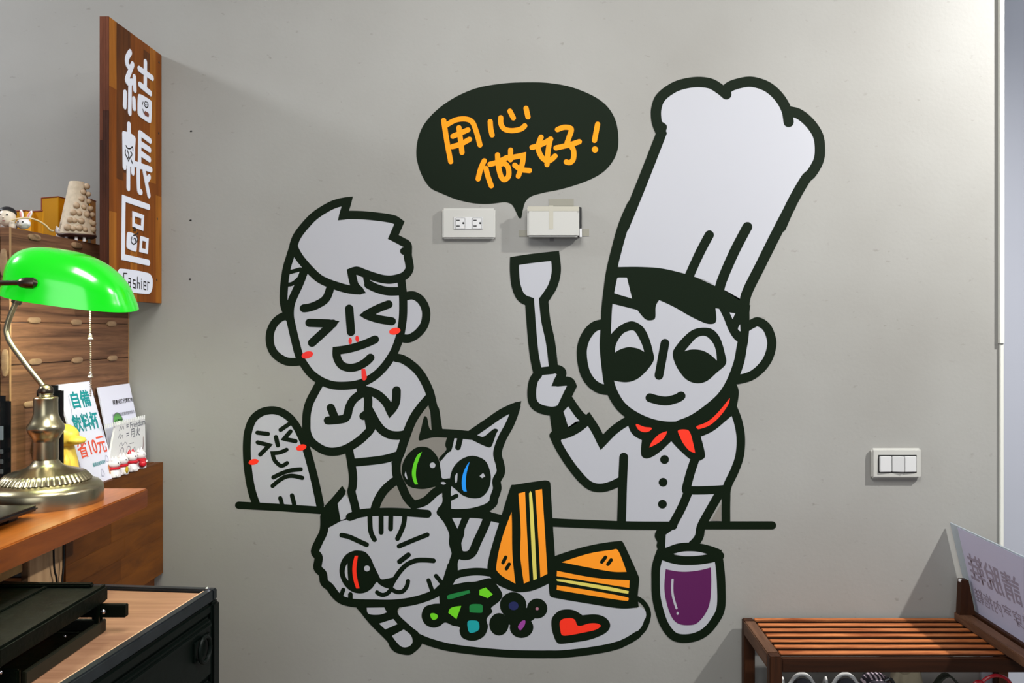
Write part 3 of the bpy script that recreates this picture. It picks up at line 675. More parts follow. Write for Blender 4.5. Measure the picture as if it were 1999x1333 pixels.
sign_part('character', ['R 328,400 98,320* 92,865* 328,918'], closed=['R 190,462* 275,492* 270,600* 190,568*', 'R 262,690* 318,708* 312,815* 255,800*'], fills=['R 130,655 145,632 205,655 222,680 215,800 205,815 140,790 126,770'])
sign_part('name_plate', [], fills=['R 75,972 320,1012 362,1060 360,1165 325,1208 100,1182 50,1150 46,1005'])
sign_part('lettering', ['R 124,1018* 95,1016* 95,1138* 128,1146*', 'R 140,1062* 158,1066* 158,1142* 138,1136* 138,1098* 158,1102*', 'R 202,1082* 182,1076* 182,1110* 203,1116* 203,1152* 181,1146*', 'R 222,1052 222,1152', 'R 222,1102* 242,1108* 242,1158*',
                        'R 260,1090 260,1160', 'R 260,1070 260,1074', 'R 281,1126* 301,1132* 301,1098* 281,1092* 281,1162* 301,1168*', 'R 317,1170* 317,1098* 333,1104*'], M_BLK, .0028, .0019, None)
sign_part('printed_figure', ['Q 345,655 335,690 352,720 372,712 374,680 358,660', 'Q 320,660 312,690', 'Q 318,740 330,780 350,770', 'Q 345,690 347,694', 'Q 362,690 363,693'], M_BLK, .0026, .0019, None)
sign_part('printed_figure', ['Q 345,785 372,800'], M_BRN, .010, .0020, None)
sign_part('printed_figure', ['Q 135,1135 150,1160 180,1165 205,1150 210,1190', 'Q 150,1190 165,1240 150,1280', 'Q 185,1200 200,1230 180,1260 160,1300', 'Q 130,1180 128,1220 145,1260', 'Q 190,1290 205,1325'], M_BLK, .0032, .0019, None)
sign_part('printed_figure', ['R 170,680 165,720 185,745 215,725 222,690 205,660 185,665', 'R 190,690 205,700 200,720', 'R 180,700 182,704', 'R 185,590 205,600 210,615 190,618', 'R 215,650 228,640'], M_BLK, .0030, .0019, None)
for u, v in ((310.5, 122), (310, 260), (307, 427), (306, 546)):
    q = onx(u, v, FX); ball('screw_hole', (FX, q.y, q.z), .0032, M_BLK, sg, 1, (.35, 1, 1))

# ------------------------------------------------------------------ banker's lamp
K = S*.725; LT = .515; LX = xat(89.4, LT)
M_BRASS = mat('aged_brass', (172, 162, 132), .27, 1.0, var=.12, vscale=40)
M_DBR = mat('dark_bronze', (96, 86, 74), .3, 1.0, var=.1)
lm = thing('banker_lamp', 'bankers desk lamp with glowing green glass shade and ribbed brass base', 'lamp', (LX, -LT, H(-.285)))
def LP(r5, vv): return (r5*K*.905, (645-vv)*S*.725+.285)   # radius px, photo row -> local
prof = [(0, 982), (108, 982), (111, 981), (111.5, 955), (110.5, 951), (108, 948), (103, 943), (98, 941), (93, 939.5), (90, 938.5), (87, 937)]
prof2 = [(87, 937), (86, 936), (83.5, 933), (79.5, 928.5), (74, 923.5), (70, 920.5)]
prof3 = [(70, 920.5), (60, 917.5), (48, 914), (38, 910.5), (31, 906.5), (27, 902), (24.5, 898), (23, 896)]
prof4 = [(22, 896.5), (24, 895.5), (24.5, 893), (24.3, 862), (24.8, 858), (28.5, 851), (33.5, 843.5), (35.8, 838), (36.2, 834), (35, 829.5), (31, 824), (27, 817), (24.5, 810), (23.4, 805), (23.2, 780), (24, 777), (22.5, 775), (14.5, 773), (13, 770.5), (14.5, 768.5), (13, 766.5), (14.5, 764.5), (12, 763)]
def lathe_part(name, pr, m, rib=None, seg=64):
    bm = bmesh.new(); lathe_bm(bm, [LP(r, v) for r, v in pr], (0, 0, 0), seg, rib); return frombm(name, bm, m, lm, True)
lathe_part('base', prof, M_BRASS, None, 80)
lathe_part('ribbed_ring', prof2, M_BRASS, lambda r, z, a: (.0026*abs(math.sin(a*24)) if 70.5*K*.905 < r < 86.5*K*.905 else 0), 192)
lathe_part('base_cover', prof3, M_BRASS)
lathe_part('column', prof4, M_BRASS)
bm = bmesh.new(); ball_bm(bm, (0, 0, LP(0, 763)[1]), 14*K, 3, (1, 1, .95)); frombm('column_cap', bm, M_DBR, lm, True)
off = Vector((LX, -LT, H(-.285)))
nk = [onwall(u, v, LT)-off for u, v in ((86, 757), (80, 748), (66, 731), (51, 712), (37, 693), (26, 678), (17, 663), (13, 650), (13, 640), (17, 625), (24, 607), (31, 592), (36, 583))]
tube('gooseneck', smoothpath(nk), 5.2*K, M_BRASS, lm, 14)
tube('neck_collar', [onwall(31, 592, LT)-off, onwall(38, 578, LT)-off], 9*K, M_DBR, lm, 16)
M_SHADE = mat('green_cased_glass', (6, 150, 10), .12, 0, (0, 255, 20), .55, 1.0); M_SHADE.node_tree.nodes['Principled BSDF'].inputs['Coat Roughness'].default_value = .2
M_SHIN = mat('white_cased_glass', (235, 250, 225), .4, 0, (225, 255, 210), .9)
a_, b_, h_ = .098, .064, .083
rot = Matrix.Rotation(math.radians(10.0), 4, 'Y') @ Matrix.Rotation(math.radians(7), 4, 'X') @ Matrix.Rotation(math.radians(14), 4, 'Z')
shc = onwall(138, 588, LT)-off; shm = Matrix.Translation(shc) @ rot
def shade_pts(k=1.0, dz=0):
    rows = []
    for i in range(22):
        ph = (PI/2)*i/21
        rho = math.cos(ph)**.74; z = h_*math.sin(ph)**.92
        row = []
        for j in range(72):
            t = 2*PI*j/72
            x = math.copysign(abs(math.cos(t))**.72, math.cos(t))*a_*rho*k; y = math.copysign(abs(math.sin(t))**.9, math.sin(t))*b_*rho*k
            flare = 1+.05*max(0, 1-ph*5)
            xs = x*flare - .026*math.sin(ph)**1.5   # crown set a little toward the pivot end
            row.append(shm @ Vector((xs, y*flare, z*k+dz)))
        rows.append(row)
    return rows
for nm, kk, mm in (('shade', 1.0, M_SHADE), ('shade_lining', .965, M_SHIN)):
    bm = bmesh.new(); R_ = [[bm.verts.new(p) for p in row] for row in shade_pts(kk)[:-1]]; top = bm.verts.new(shade_pts(kk)[-1][0])
    for A_, B_ in zip(R_, R_[1:]):
        for j in range(72): bm.faces.new((A_[j], A_[(j+1) % 72], B_[(j+1) % 72], B_[j]))
    for j in range(72): bm.faces.new((R_[-1][j], R_[-1][(j+1) % 72], top))
    frombm(nm, bm, mm, lm, True)
kp = onwall(60, 552, LT+.075)-off
tube('pivot_arm', [onwall(-60, 553, LT+.075)-off, onwall(38, 552, LT+.075)-off], 5*K, M_DBR, lm, 12)
tube('pivot_knob', [onwall(37, 552, LT+.075)-off, onwall(42, 552, LT+.075)-off, onwall(52, 552, LT+.075)-off, onwall(66, 552.5, LT+.072)-off, onwall(69, 553, LT+.07)-off], [6*K, 9*K, 10.5*K, 10.5*K, 8*K], M_DBR, lm, 20)
bm = bmesh.new(); bx, bt = 176, LT
v = 600.0
while v < 776:
    c = onwall(bx+(v-600)*.006, v, bt)-off; ball_bm(bm, c, 2.0*K, 1); v += 4.3
o = frombm('pull_chain', bm, mat('chain_steel', (190, 176, 160), .3, 1.0), lm, True); o['kind'] = 'stuff'
for vv in (659, 733):
    bm = bmesh.new(); c = onwall(bx+.4, vv, bt)-off
    lathe_bm(bm, [(1*K, 7*K), (3.2*K, 5*K), (3.6*K, 0), (5.6*K, -2.4*K), (5.6*K, -3.6*K), (1*K, -4*K)], c, 18); frombm('chain_bell', bm, MATS['chain_steel'], lm, True)
pl_ = bpy.data.lights.new('lamp_bulb', 'POINT'); pl_.energy = 2.2; pl_.color = (1, .93, .8); pl_.shadow_soft_size = .025
po = bpy.data.objects.new('lamp_bulb', pl_); COL.objects.link(po); po.location = off+shc+Vector((0, 0, .022))

# ------------------------------------------------------------------ things on the counter
M_BPL = mat('black_plastic', (14, 16, 18), .25, var=.1); M_SCR = mat('grey_screen', (110, 120, 130), .3)
def phone(name, x0, x1, t, z0, z1, label, keys=True, lean=.0):
    t_ = thing(name, label, 'phone', ((x0+x1)/2, -t, H(z0)))
    w_ = x1-x0; h_2 = z1-z0
    m = Matrix.Rotation(lean, 4, 'X')
    box('body', (-w_/2, -.011, 0), (w_/2, .011, h_2), M_BPL, t_, .0095, m)
    if keys:
        box('screen', (-w_*.34, -.0125, h_2*.56), (w_*.40, -.0108, h_2*.70), M_SCR, t_, .0005, m)
        for r_ in range(4):
            for c_ in range(3):
                box('keypad_key', (-w_*.38+c_*w_*.29, -.0132, h_2*(.12+.1*r_)), (-w_*.38+c_*w_*.29+w_*.2, -.0108, h_2*(.12+.1*r_)+.008), MATS.get('key_grey') or mat('key_grey', (70, 76, 80), .4), t_, .0008, m)
    return t_
phone('cordless_phone', -.962, -.909, .452, -.284, -.113, 'black cordless phone standing upright left of the lamp stem', True)
phone('black_handset', -.893, -.846, .403, -.284, xat(0, 0)*0+(645-752)*S*.785, 'dark rounded handset standing behind the top of the lamp column', False)
tb = thing('black_tablet', 'thin black flat device lying on the worktop in front of the lamp base', 'device')
XB('body', -1.05, -.757, .622, .80, -.274, -.266, M_BPL, tb, .003)
for x, t in ((-.79, .65), (-.79, .77), (-1.0, .65), (-1.0, .77)): XB('foot', x-.012, x+.012, t-.012, t+.012, -.285, -.2735, M_BPL, tb, .002)
# yellow figurine
M_DUCK = mat('yellow_vinyl_toy', (246, 212, 84), .35, var=.05)
dk = thing('yellow_duck_figurine', 'yellow duck shaped figurine half hidden behind the lamp column', 'figurine')
bm = bmesh.new(); lathe_bm(bm, [(.024, 0), (.030, .010), (.031, .03), (.028, .055), (.024, .075), (.021, .09)], (0, 0, 0), 28)
for v in bm.verts: v.co = Vector((-.888+v.co.x*1.2, -.345+v.co.y*.85, H(-.2995)+v.co.z*1.05))
frombm('body', bm, M_DUCK, dk, True)
ball('head', (-.880, -.348, H(-.196)), .027, M_DUCK, dk, 3, (1.1, .95, .85))
ball('beak', (-.853, -.352, H(-.2035)), .017, M_DUCK, dk, 2, (1.15, .9, .5))
ball('eye', (-.868, -.375, H(-.190)), .0028, M_BLK, dk, 1)
ball('wing', (-.862, -.366, H(-.25)), .02, M_DUCK, dk, 2, (.35, .5, 1.1))

# text helper
def text(name, body, m, parent, org, right, up, size, bold=0.0, xs=1.0, align='LEFT', mirror=False):
    c = bpy.data.curves.new(name, 'FONT'); c.body = body; c.offset = bold; c.align_x = align; c.resolution_u = 3
    o = bpy.data.objects.new(name, c); COL.objects.link(o)
    me = bpy.data.meshes.new_from_object(o.evaluated_get(bpy.context.evaluated_depsgraph_get()))
    bpy.data.objects.remove(o); bpy.data.curves.remove(c)
    right = Vector(right).normalized(); up = Vector(up).normalized()
    for v in me.vertices: v.co = Vector(org)+right*v.co.x*size*xs+up*v.co.y*size
    me.name = name; me.materials.clear()
    return link(name, me, m, parent)
def sheet(name, c4, th, m, parent):
    """thin slab from four corners bl, br, tr, tl, thickness behind the face"""
    c4 = [Vector(c) for c in c4]; n = (c4[1]-c4[0]).cross(c4[3]-c4[0]).normalized()
    bm = bmesh.new(); a = [bm.verts.new(c) for c in c4]; b = [bm.verts.new(c-n*th) for c in c4]
    bm.faces.new(a); bm.faces.new(b[::-1])
    for k in range(4): bm.faces.new((a[k], b[k], b[(k+1) % 4], a[(k+1) % 4]))
    return frombm(name, bm, m, parent), n
M_PAPER = mat('white_card', (226, 226, 244), .6, var=.01); M_TEALP = mat('teal_print', (0, 140, 146), .6, var=.02); M_REDP = mat('coral_print', (226, 82, 56), .6, var=.02)
M_GRYP = mat('grey_print', (96, 98, 112), .6, var=.02); M_LGRYP = mat('pale_grey_print', (170, 170, 190), .6, var=.02)
bn, bf, tf, tn = Vector((-.8575, -.306, H(-.2995))), Vector((-.8575, -.194, H(-.2995))), Vector((-.916, -.188, H(-.104))), Vector((-.916, -.304, H(-.104)))
c1 = thing('discount_card', 'tall white card with teal and red lettering leaning beside the lamp', 'card')
_, n1 = sheet('card', (bn, bf, tf, tn), .003, M_PAPER, c1)
def at4(q, fx, fy, n, off=.0006): return (q[0]*(1-fx)+q[1]*fx)*(1-fy)+(q[3]*(1-fx)+q[2]*fx)*fy+n*off
q1 = (bn, bf, tf, tn); rt = bf-bn; up1 = tn-bn
text('lettering', '自備', M_TEALP, c1, at4(q1, .24, .765, n1), rt, up1, .036, .025, 1.0)
text('lettering', '飲料杯', M_TEALP, c1, at4(q1, .13, .535, n1), rt, up1, .037, .025, .83)
text('lettering', '省10元', M_REDP, c1, at4(q1, .05, .285, n1), rt, up1, .040, .012, .85)
text('lettering', '需請自備環保杯', M_TEALP, c1, at4(q1, .36, .165, n1), rt, up1, .0085, .01, .8)
def scrib(name, pts, m, parent, q, n, w=.0008, fills=False):
    f = Flat()
    for st in pts: f.stroke(spline([(a, b, False) for a, b in st]), w)
    ux = (q[1]-q[0]).length; uy = (q[3]-q[0]).length
    f.build(name, m, parent, lambda x, y: at4(q, x/ux, y/uy, n, .0007), n)
scrib('printed_doodle', [[(.060, .012), (.063, .022), (.068, .024), (.071, .014), (.066, .010), (.060, .012)], [(.088, .038), (.093, .048), (.100, .044), (.097, .036), (.088, .038)], [(.02, .14), (.024, .16), (.026, .18)], [(.105, .08), (.107, .10), (.109, .12)]], M_LGRYP, c1, q1, n1, .0012)
scrib('printed_cup', [[(.092, .012), (.094, .026)], [(.096, .012), (.098, .026)]], mat('ochre_print', (206, 140, 96), .6), c1, q1, n1, .005)
scrib('spiral_hole', [[(.1135, .194), (.1136, .1955)], [(.1132, .188), (.1133, .1895)], [(.1129, .182), (.113, .1835)], [(.1126, .176), (.1127, .1775)], [(.1123, .170), (.1124, .1715)]], M_BLK, c1, q1, n1, .0022)
c2 = thing('pork_origin_card', 'white card with small black text and a round green badge by the wall', 'card')
q2 = (Vector((-.884, -.150, H(-.2995))), Vector((-.884, -.012, H(-.2995))), Vector((-.921, -.012, H(-.120))), Vector((-.921, -.146, H(-.120))))
_, n2 = sheet('card', q2, .003, M_PAPER, c2)
r2_, u2_ = q2[1]-q2[0], q2[3]-q2[0]
text('lettering', '國產毛豬代宰豬肉', M_BLK, c2, at4(q2, .34, .775, n2), r2_, u2_, .0115, .012, .95)
text('lettering', '本店使用國產豬肉食材製作', M_GRYP, c2, at4(q2, .25, .63, n2), r2_, u2_, .0085, .0, .95)
f = Flat(); f.disc((.054, .100), .021, .023); f.build('green_badge', mat('badge_green', (96, 168, 84), .6, var=.05), c2, lambda x, y: at4(q2, x/.138, y/.183, n2, .0006), n2)
f = Flat(); f.stroke([Vector((.054+.021*math.cos(a*PI/18), .100+.023*math.sin(a*PI/18))) for a in range(36)], .002, True); f.build('badge_ring', M_GRYP, c2, lambda x, y: at4(q2, x/.138, y/.183, n2, .0009), n2)
text('lettering', '台灣豬', mat('badge_dark', (30, 84, 40), .6), c2, at4(q2, .29, .55, n2, .001), r2_, u2_, .0105, .02, 1)
c3 = thing('handwritten_note_pad', 'handwritten white spiral note pad leaning behind the little white cats', 'notepad')
X3 = -.874
q3 = tuple(onx(u, v, X3) for u, v in ((206, 906), (281, 902), (283, 813), (226, 827)))
q3 = (q3[0]+Vector((.006, 0, 0)), q3[1]+Vector((.004, 0, 0)), q3[2], q3[3])
q3 = tuple(Vector((p.x, p.y, max(p.z, H(-.2993)))) for p in q3)
_, n3 = sheet('page', q3, .004, mat('note_paper', (222, 222, 222), .6, var=.02), c3)
r3_, u3_ = q3[2]-q3[3], q3[2]-q3[1]
text('lettering', '= Freedom', M_GRYP, c3, at4(q3, .36, .80, n3), r3_, u3_, .019, .0, 1.0)
text('lettering', '= 月火', M_GRYP, c3, at4(q3, .38, .58, n3), r3_, u3_, .022, .0, 1.0)
L3 = (q3[1]-q3[0]).length; H3 = (q3[3]-q3[0]).length
scrib('scribble', [[(L3*.14, H3*.80), (L3*.17, H3*.9), (L3*.2, H3*.82), (L3*.24, H3*.9), (L3*.28, H3*.82)], [(L3*.14, H3*.6), (L3*.18, H3*.72), (L3*.2, H3*.6), (L3*.25, H3*.68), (L3*.28, H3*.6)], [(L3*.2, H3*.42), (L3*.25, H3*.5), (L3*.3, H3*.42), (L3*.36, H3*.5), (L3*.42, H3*.44)], [(L3*.5, H3*.45), (L3*.62, H3*.46)],
                   [(L3*.24, H3*.2), (L3*.27, H3*.36), (L3*.34, H3*.34), (L3*.33, H3*.2), (L3*.24, H3*.2)], [(L3*.42, H3*.22), (L3*.45, H3*.38), (L3*.53, H3*.36), (L3*.51, H3*.22), (L3*.42, H3*.22)], [(L3*.6, H3*.24), (L3*.66, H3*.36), (L3*.68, H3*.26)]], M_GRYP, c3, q3, n3, .0013)
scrib('red_line', [[(L3*.93, H3*.56), (L3*.92, H3*.36), (L3*.87, H3*.16)]], mat('maroon_print', (110, 30, 40), .6), c3, q3, n3, .002)
bm = bmesh.new()
for k in range(20):
    c = at4(q3, -.32+1.28*k/19, 1.0, n3, .001); tube_bm(bm, [c+Vector((0, 0, .004)), c-Vector((0, 0, .004))], .0016, 6)
o = frombm('comb_binding', bm, MATS['note_paper'], c3, True); o['kind'] = 'stuff'
# lucky cats
M_CAT = mat('white_ceramic', (236, 230, 232), .25, coat=.5, var=.01); M_CRED = mat('red_glaze', (196, 22, 40), .3, var=.03); M_GOLD = mat('gold_glaze', (226, 196, 60), .3, .3)
catlab = ['small white lucky cat with red collar, nearest the lettered card', 'small white lucky cat holding a gold coin', 'small white lucky cat with red ears and bow, beside the gold coin cat', 'small white lucky cat with a red drum, farthest back by the wall']
for i, (u, v, sc_) in enumerate(((223, 938, .95), (238, 931, 1.0), (256, 922, 1.05), (273, 915, 1.0))):
    X = -.8585; p = onx(u, v, X); p.z = H(-.2999)
    t_ = thing('lucky_cat', catlab[i], 'figurine', p, 'little lucky cats on the ledge'); q = .0165*sc_
    bm = bmesh.new(); lathe_bm(bm, [(q*.55, 0), (q*.78, q*.12), (q*.8, q*.5), (q*.62, q*1.05), (q*.45, q*1.3)], (0, 0, 0), 20); frombm('body', bm, M_CAT, t_, True)
    ball('head', (0, 0, q*1.85), q*.78, M_CAT, t_, 2, (1, 1, .85))
    for sgn in (-1, 1):
        bm = bmesh.new(); lathe_bm(bm, [(q*.26, 0), (q*.15, q*.26), (q*.03, q*.48)], (q*.0, sgn*q*.42, q*2.3), 10); frombm('ear', bm, M_CRED if i == 2 else M_CAT, t_, True)
        ball('paw', (q*.55, sgn*q*.45, q*(.95 if sgn > 0 and i % 2 else .35)), q*.27, M_CAT, t_, 1)
        ball('eye', (q*.68, sgn*q*.26-.0006, q*1.95), q*.09, M_BLK, t_, 1)
    bm = bmesh.new()
    tube_bm(bm, [(q*.6*math.cos(a*PI/10), q*.6*math.sin(a*PI/10), q*1.22) for a in range(21)], q*.17, 8, False); frombm('collar', bm, M_CRED, t_, True)
    if i == 1: ball('coin', (q*.78, -q*.28, q*.7), q*.42, M_GOLD, t_, 2, (.3, .8, 1.1))
    if i == 3: ball('drum', (q*.62, -q*.55, q*.75), q*.5, M_CRED, t_, 2)
    if i >= 2: ball('bow', (q*.62, 0, q*1.2), q*.3, M_CRED, t_, 2, (.6, 1.6, .7))

# ------------------------------------------------------------------ things on top of the keyed cabinet
M_GCARD = mat('gold_card', (206, 142, 8), .35, .35, var=.12, vscale=14); M_RIM = mat('red_brown_rim', (130, 52, 16), .5)
def folding(name, label, panels, z0, zt, t0):
    t_ = thing(name, label, 'card')
    for (ua, ta), (ub, tb_) in zip(panels, panels[1:]):
        pa, pb = Vector((xat(ua, ta), -ta, 0)), Vector((xat(ub, tb_), -tb_, 0))
        q = (pa+Vector((0, 0, H(z0))), pb+Vector((0, 0, H(z0))), pb+Vector((0, 0, H(zt))), pa+Vector((0, 0, H(zt))))
        sheet('panel', q, .002, M_GCARD, t_)
        tube('rim', [q[3], q[2]], .0013, M_RIM, t_, 6)
    a = panels[0]; x = xat(a[0], a[1]); tube('rim', [(x, -a[1], H(z0)), (x, -a[1], H(zt))], .0013, M_RIM, t_, 6)
folding('gold_folding_card', 'tall gold folding card standing behind the ball-covered cone', [(81, .10), (114, .118), (133, .085), (176, .085), (187, .055)], .1831, (645-386)*S*.945, 0)
folding('low_gold_card', 'low gold card with red rim behind the white rabbit', [(14, .20), (50, .212), (66, .20), (83, .21)], .1831, (645-412)*S*.89, 0)
# cone with balls
cn = thing('ball_covered_cone', 'beige textured cone with small clay balls down its right side on the cabinet top', 'ornament')
cx, ctt = xat(150, .172), .172; kk = S*.908
M_CONE = mat('cone_paper', (196, 180, 158), .8, var=.28, vscale=90, bump=(160, .6)); M_BALL = mat('clay_ball', (190, 164, 136), .6, var=.25, vscale=60)
bm = bmesh.new(); lathe_bm(bm, [(33*kk, 0), (34*kk, .003), (32*kk, .006), (13.5*kk, .1105), (12.5*kk, .112), (10*kk, .110)], (cx, -ctt, H(.196)), 40)
frombm('cone', bm, M_CONE, cn, True)
bm = bmesh.new(); lathe_bm(bm, [(30*kk, 0), (34.5*kk, .004), (34*kk, .006)], (cx, -ctt, H(.1915)), 40); frombm('cone_base', bm, mat('dark_red_base', (66, 30, 22), .5), cn, True)
for a in (-1.9, -1.1, -.5, -2.6, 1.0, 2.2):
    bm = bmesh.new(); lathe_bm(bm, [(.0035, 0), (.003, .0095)], (cx+24*kk*math.cos(a), -ctt+24*kk*math.sin(a), H(.1831)), 10); frombm('foot', bm, M_CAT, cn, True)
for (u, v, r) in ((170, 364, 6), (166, 376, 5.5), (173, 379, 5), (166, 390, 5.5), (174, 393, 5), (161, 404, 6.2), (170, 406, 5), (177, 407, 5.5), (157, 418, 6), (166, 419, 5.2), (174, 420, 6), (181, 419, 5), (153, 433, 6), (161, 434, 5), (170, 434, 6), (178, 434, 5.5), (183, 436, 5), (150, 448, 7), (160, 450, 5), (169, 448, 6.5), (176, 450, 5), (182, 448, 6)):
    # seat each ball on the cone's camera side
    z = (645-v)*kk-.196; rc = 33*kk+(13.5-33)*kk*max(0, min(1, z/.11)); dx = xat(u, ctt)-cx
    dy = math.sqrt(max(0, rc*rc-dx*dx)) if abs(dx) < rc else 0
    bm = bmesh.new(); ball_bm(bm, (cx+dx, -ctt-dy-.001, H((645-v)*kk)), r*kk, 2); frombm('clay_ball', bm, M_BALL, cn, True)
# small white animal next to the cone
sa = thing('tiny_white_animal', 'tiny white toy animal beside the foot of the beige cone', 'figurine', Vector((xat(117, .19), -.19, H(.1831))))
ball('body', (0, 0, .009), .0085, M_CAT, sa, 2, (.9, 1, 1.05)); ball('head', (-.001, -.002, .021), .0075, M_CAT, sa, 2)
for s_ in (-1, 1): ball('ear', (-.001+s_*.005, -.001, .028), .0028, M_CAT, sa, 1, (.8, .6, 1.3)); ball('eye', (s_*.003, -.0092, .022), .0011, M_BLK, sa, 1)
# doll with black hair
dl = thing('resting_doll', 'white faced doll with black hair resting its chin at the cabinet edge', 'doll', Vector((xat(14, .39), -.39, H(.1831))))
kk2 = S*.79*1.15
M_SKIN = mat('doll_porcelain', (222, 208, 190), .4, var=.04)
ball('head', (0, 0, 20*kk2), 13*kk2, M_SKIN, dl, 3, (1, 1, 1.25))
bm = bmesh.new(); ball_bm(bm, (-.001, .002, 27*kk2), 14*kk2, 3, (1, 1, .85))
bmesh.ops.bisect_plane(bm, geom=bm.verts[:]+bm.edges[:]+bm.faces[:], plane_co=(0, 0, 28*kk2), plane_no=(0, .35, 1), clear_inner=True); frombm('hair', bm, mat('black_hair', (22, 20, 24), .4), dl, True)
for s_ in (-1, 1): ball('eye', (s_*5*kk2+.002, -11.2*kk2, 23*kk2), 1.7*kk2, M_BLK, dl, 1); ball('hand', (s_*12*kk2, -6*kk2, 6*kk2), 6*kk2, M_SKIN, dl, 2, (.8, .8, 1.4))
ball('nose', (.002, -13*kk2, 19*kk2), 1.8*kk2, M_SKIN, dl, 1); ball('mouth', (.002, -11.8*kk2, 13*kk2), 2.2*kk2, mat('lip', (120, 60, 60), .5), dl, 1, (1.4, .6, .4))
ball('body', (-.004, .012, 6*kk2), 11*kk2, mat('doll_white_cloth', (216, 210, 204), .7), dl, 2, (1.2, 1, .9))
# rabbit
rb = thing('white_rabbit_toy', 'white toy rabbit with pink lined ears beside the black haired doll', 'figurine', Vector((xat(46, .375), -.375, H(.1831))))
ball('head', (0, 0, 11*kk2), 10*kk2, M_CAT, rb, 3, (1.15, .9, .95))
for s_, tl in ((-1, -8), (1, 26)):
    m_ = Matrix.Translation((s_*4*kk2+.001, .002, 17*kk2)) @ Matrix.Rotation(math.radians(tl), 4, 'Y')
    for nm, sc, mm, dy in (('ear', (.34, .28, 1), M_CAT, 0), ('ear_lining', (.22, .2, .8), mat('ear_pink', (226, 150, 150), .5), -.0012)):
        bm = bmesh.new(); ball_bm(bm, (0, dy, 9*kk2), 10*kk2, 2, sc)
        for v in bm.verts: v.co = m_ @ v.co
        frombm(nm, bm, mm, rb, True)
for s_ in (-1, 1): ball('eye', (s_*4*kk2, -8.6*kk2, 13*kk2), 1.5*kk2, M_BLK, rb, 1)
ball('muzzle', (0, -8.5*kk2, 8*kk2), 2.4*kk2, M_SKIN, rb, 1)
wp = [onwall(22, 430, .405), onwall(48, 425, .395), onwall(70, 429, .385), onwall(88, 439, .37), onwall(98, 450, .36), onwall(104, 459, .35)]
wp = [Vector((p.x, p.y, max(p.z, H(.1850)))) for p in wp]
tag(tube('cream_cable', smoothpath(wp), .0016, mat('cream_wire', (214, 190, 150), .5)), 'cream coloured wire arching over the cabinet top in front of the gold cards', 'wire')

# ------------------------------------------------------------------ dark metal drawer cabinet and press
MC = Matrix.Translation((-.509, -.56, H(-.415))) @ Matrix.Rotation(math.radians(-5.5), 4, 'Z')
M_DGM = mat('dark_green_metal', (5, 12, 9), .42, .0, var=.3, vscale=12, bump=(40, .25), spec=.15); M_RIMM = mat('worn_steel_rim', (48, 54, 58), .35, .6, var=.5, vscale=30)
M_LAM = wood('pinkish_oak_laminate', (140, 100, 74), (168, 126, 96), (5, 90, 40), .55)
dc = thing('metal_drawer_cabinet', 'dark green metal drawer cabinet with a wood laminate top below the worktop', 'cabinet')
LXB = lambda name, lo, hi, m, bev=.002: box(name, lo, hi, m, dc, bev, MC)
LXB('body', (-.62, -.9, -1.085), (-.004, -.004, -.012), M_DGM)
LXB('top_board', (-.60, -.89, -.0118), (-.018, -.016, -.001), M_LAM, .0005)
LXB('top_rim', (-.62, -.0135, -.014), (0, 0, .004), M_RIMM); LXB('top_rim', (-.0135, -.9, -.014), (0, -.0136, .004), M_RIMM)
LXB('rim_bead', (-.0165, -.89, -.001), (-.0137, -.015, .0025), mat('pale_bead', (214, 176, 140), .5), .0005)
LXB('corner_post', (-.02, -.022, -1.085), (.004, .002, -.0145), M_DGM, .004)
LXB('upper_rail', (-.02, -.9, -.03), (.002, -.023, -.0145), M_DGM, .003)
for k, (za, zb) in enumerate(((-.033, -.125), (-.131, -.26), (-.266, -.40), (-.406, -.54))):
    LXB('drawer', (-.02, -.9, zb), (.004, -.026, za), M_DGM, .004)
    LXB('drawer_lip', (.0035, -.9, za-.014), (.007, -.03, za-.008), M_DGM, .0012)
    zc = za-.032
    LXB('handle_plate', (.0035, -.085, zc-.02), (.0065, -.035, zc+.012), M_DGM, .002)
    bm = bmesh.new(); tube_bm(bm, [MC @ Vector((.0115, -.062+.016*math.cos(a*PI/12), zc-.006+.019*math.sin(a*PI/12))) for a in range(25)], .0032, 8, False); frombm('ring_pull', bm, M_DGM, dc, True)
ball('rivet', MC @ Vector((-.010, -.012, .0045)), .004, mat('steel_rivet', (150, 150, 156), .3, 1), dc, 1)
M_CAST = mat('oiled_black_metal', (4, 10, 4), .42, .0, var=.5, vscale=25, bump=(60, .5), spec=.12); M_OLIVE = mat('olive_metal', (18, 20, 4), .55, .0, var=.25, vscale=20)
pr = thing('metal_press_tray', 'black hinged metal press tray standing on the laminate top of the metal cabinet', 'tray')
ZB = -.4155
XB('floor_plate', -1.04, -.598, .738, 1.2, ZB, ZB+.003, M_CAST, pr, .0008)
XB('side_rail', -.600, -.594, .737, .916, ZB, ZB+.017, M_OLIVE, pr, .001)
XB('back_rail', -1.04, -.6005, .737, .744, ZB, ZB+.017, M_OLIVE, pr, .001)
XB('front_rail', -.80, -.600, .9165, .925, ZB, ZB+.020, M_CAST, pr, .001)
XB('front_bracket', -.632, -.593, .9255, .932, ZB, ZB+.026, M_CAST, pr, .002)
XB('lid', -1.04, -.594, .735, .968, -.3655, -.353, M_CAST, pr, .0025)
XB('lid_edge', -.602, -.592, .735, .968, -.3745, -.351, M_CAST, pr, .003)
XB('lid_rib', -.775, -.76, .738, .965, -.3535, -.349, M_CAST, pr, .002); XB('lid_rib', -.675, -.669, .738, .965, -.3535, -.3505, M_CAST, pr, .001)
XB('lid_back_rib', -1.03, -.61, .737, .748, -.3535, -.348, M_CAST, pr, .002)
XB('hinge_bar', -.66, -.5605, .742, .752, -.3925, -.3755, M_CAST, pr, .001)
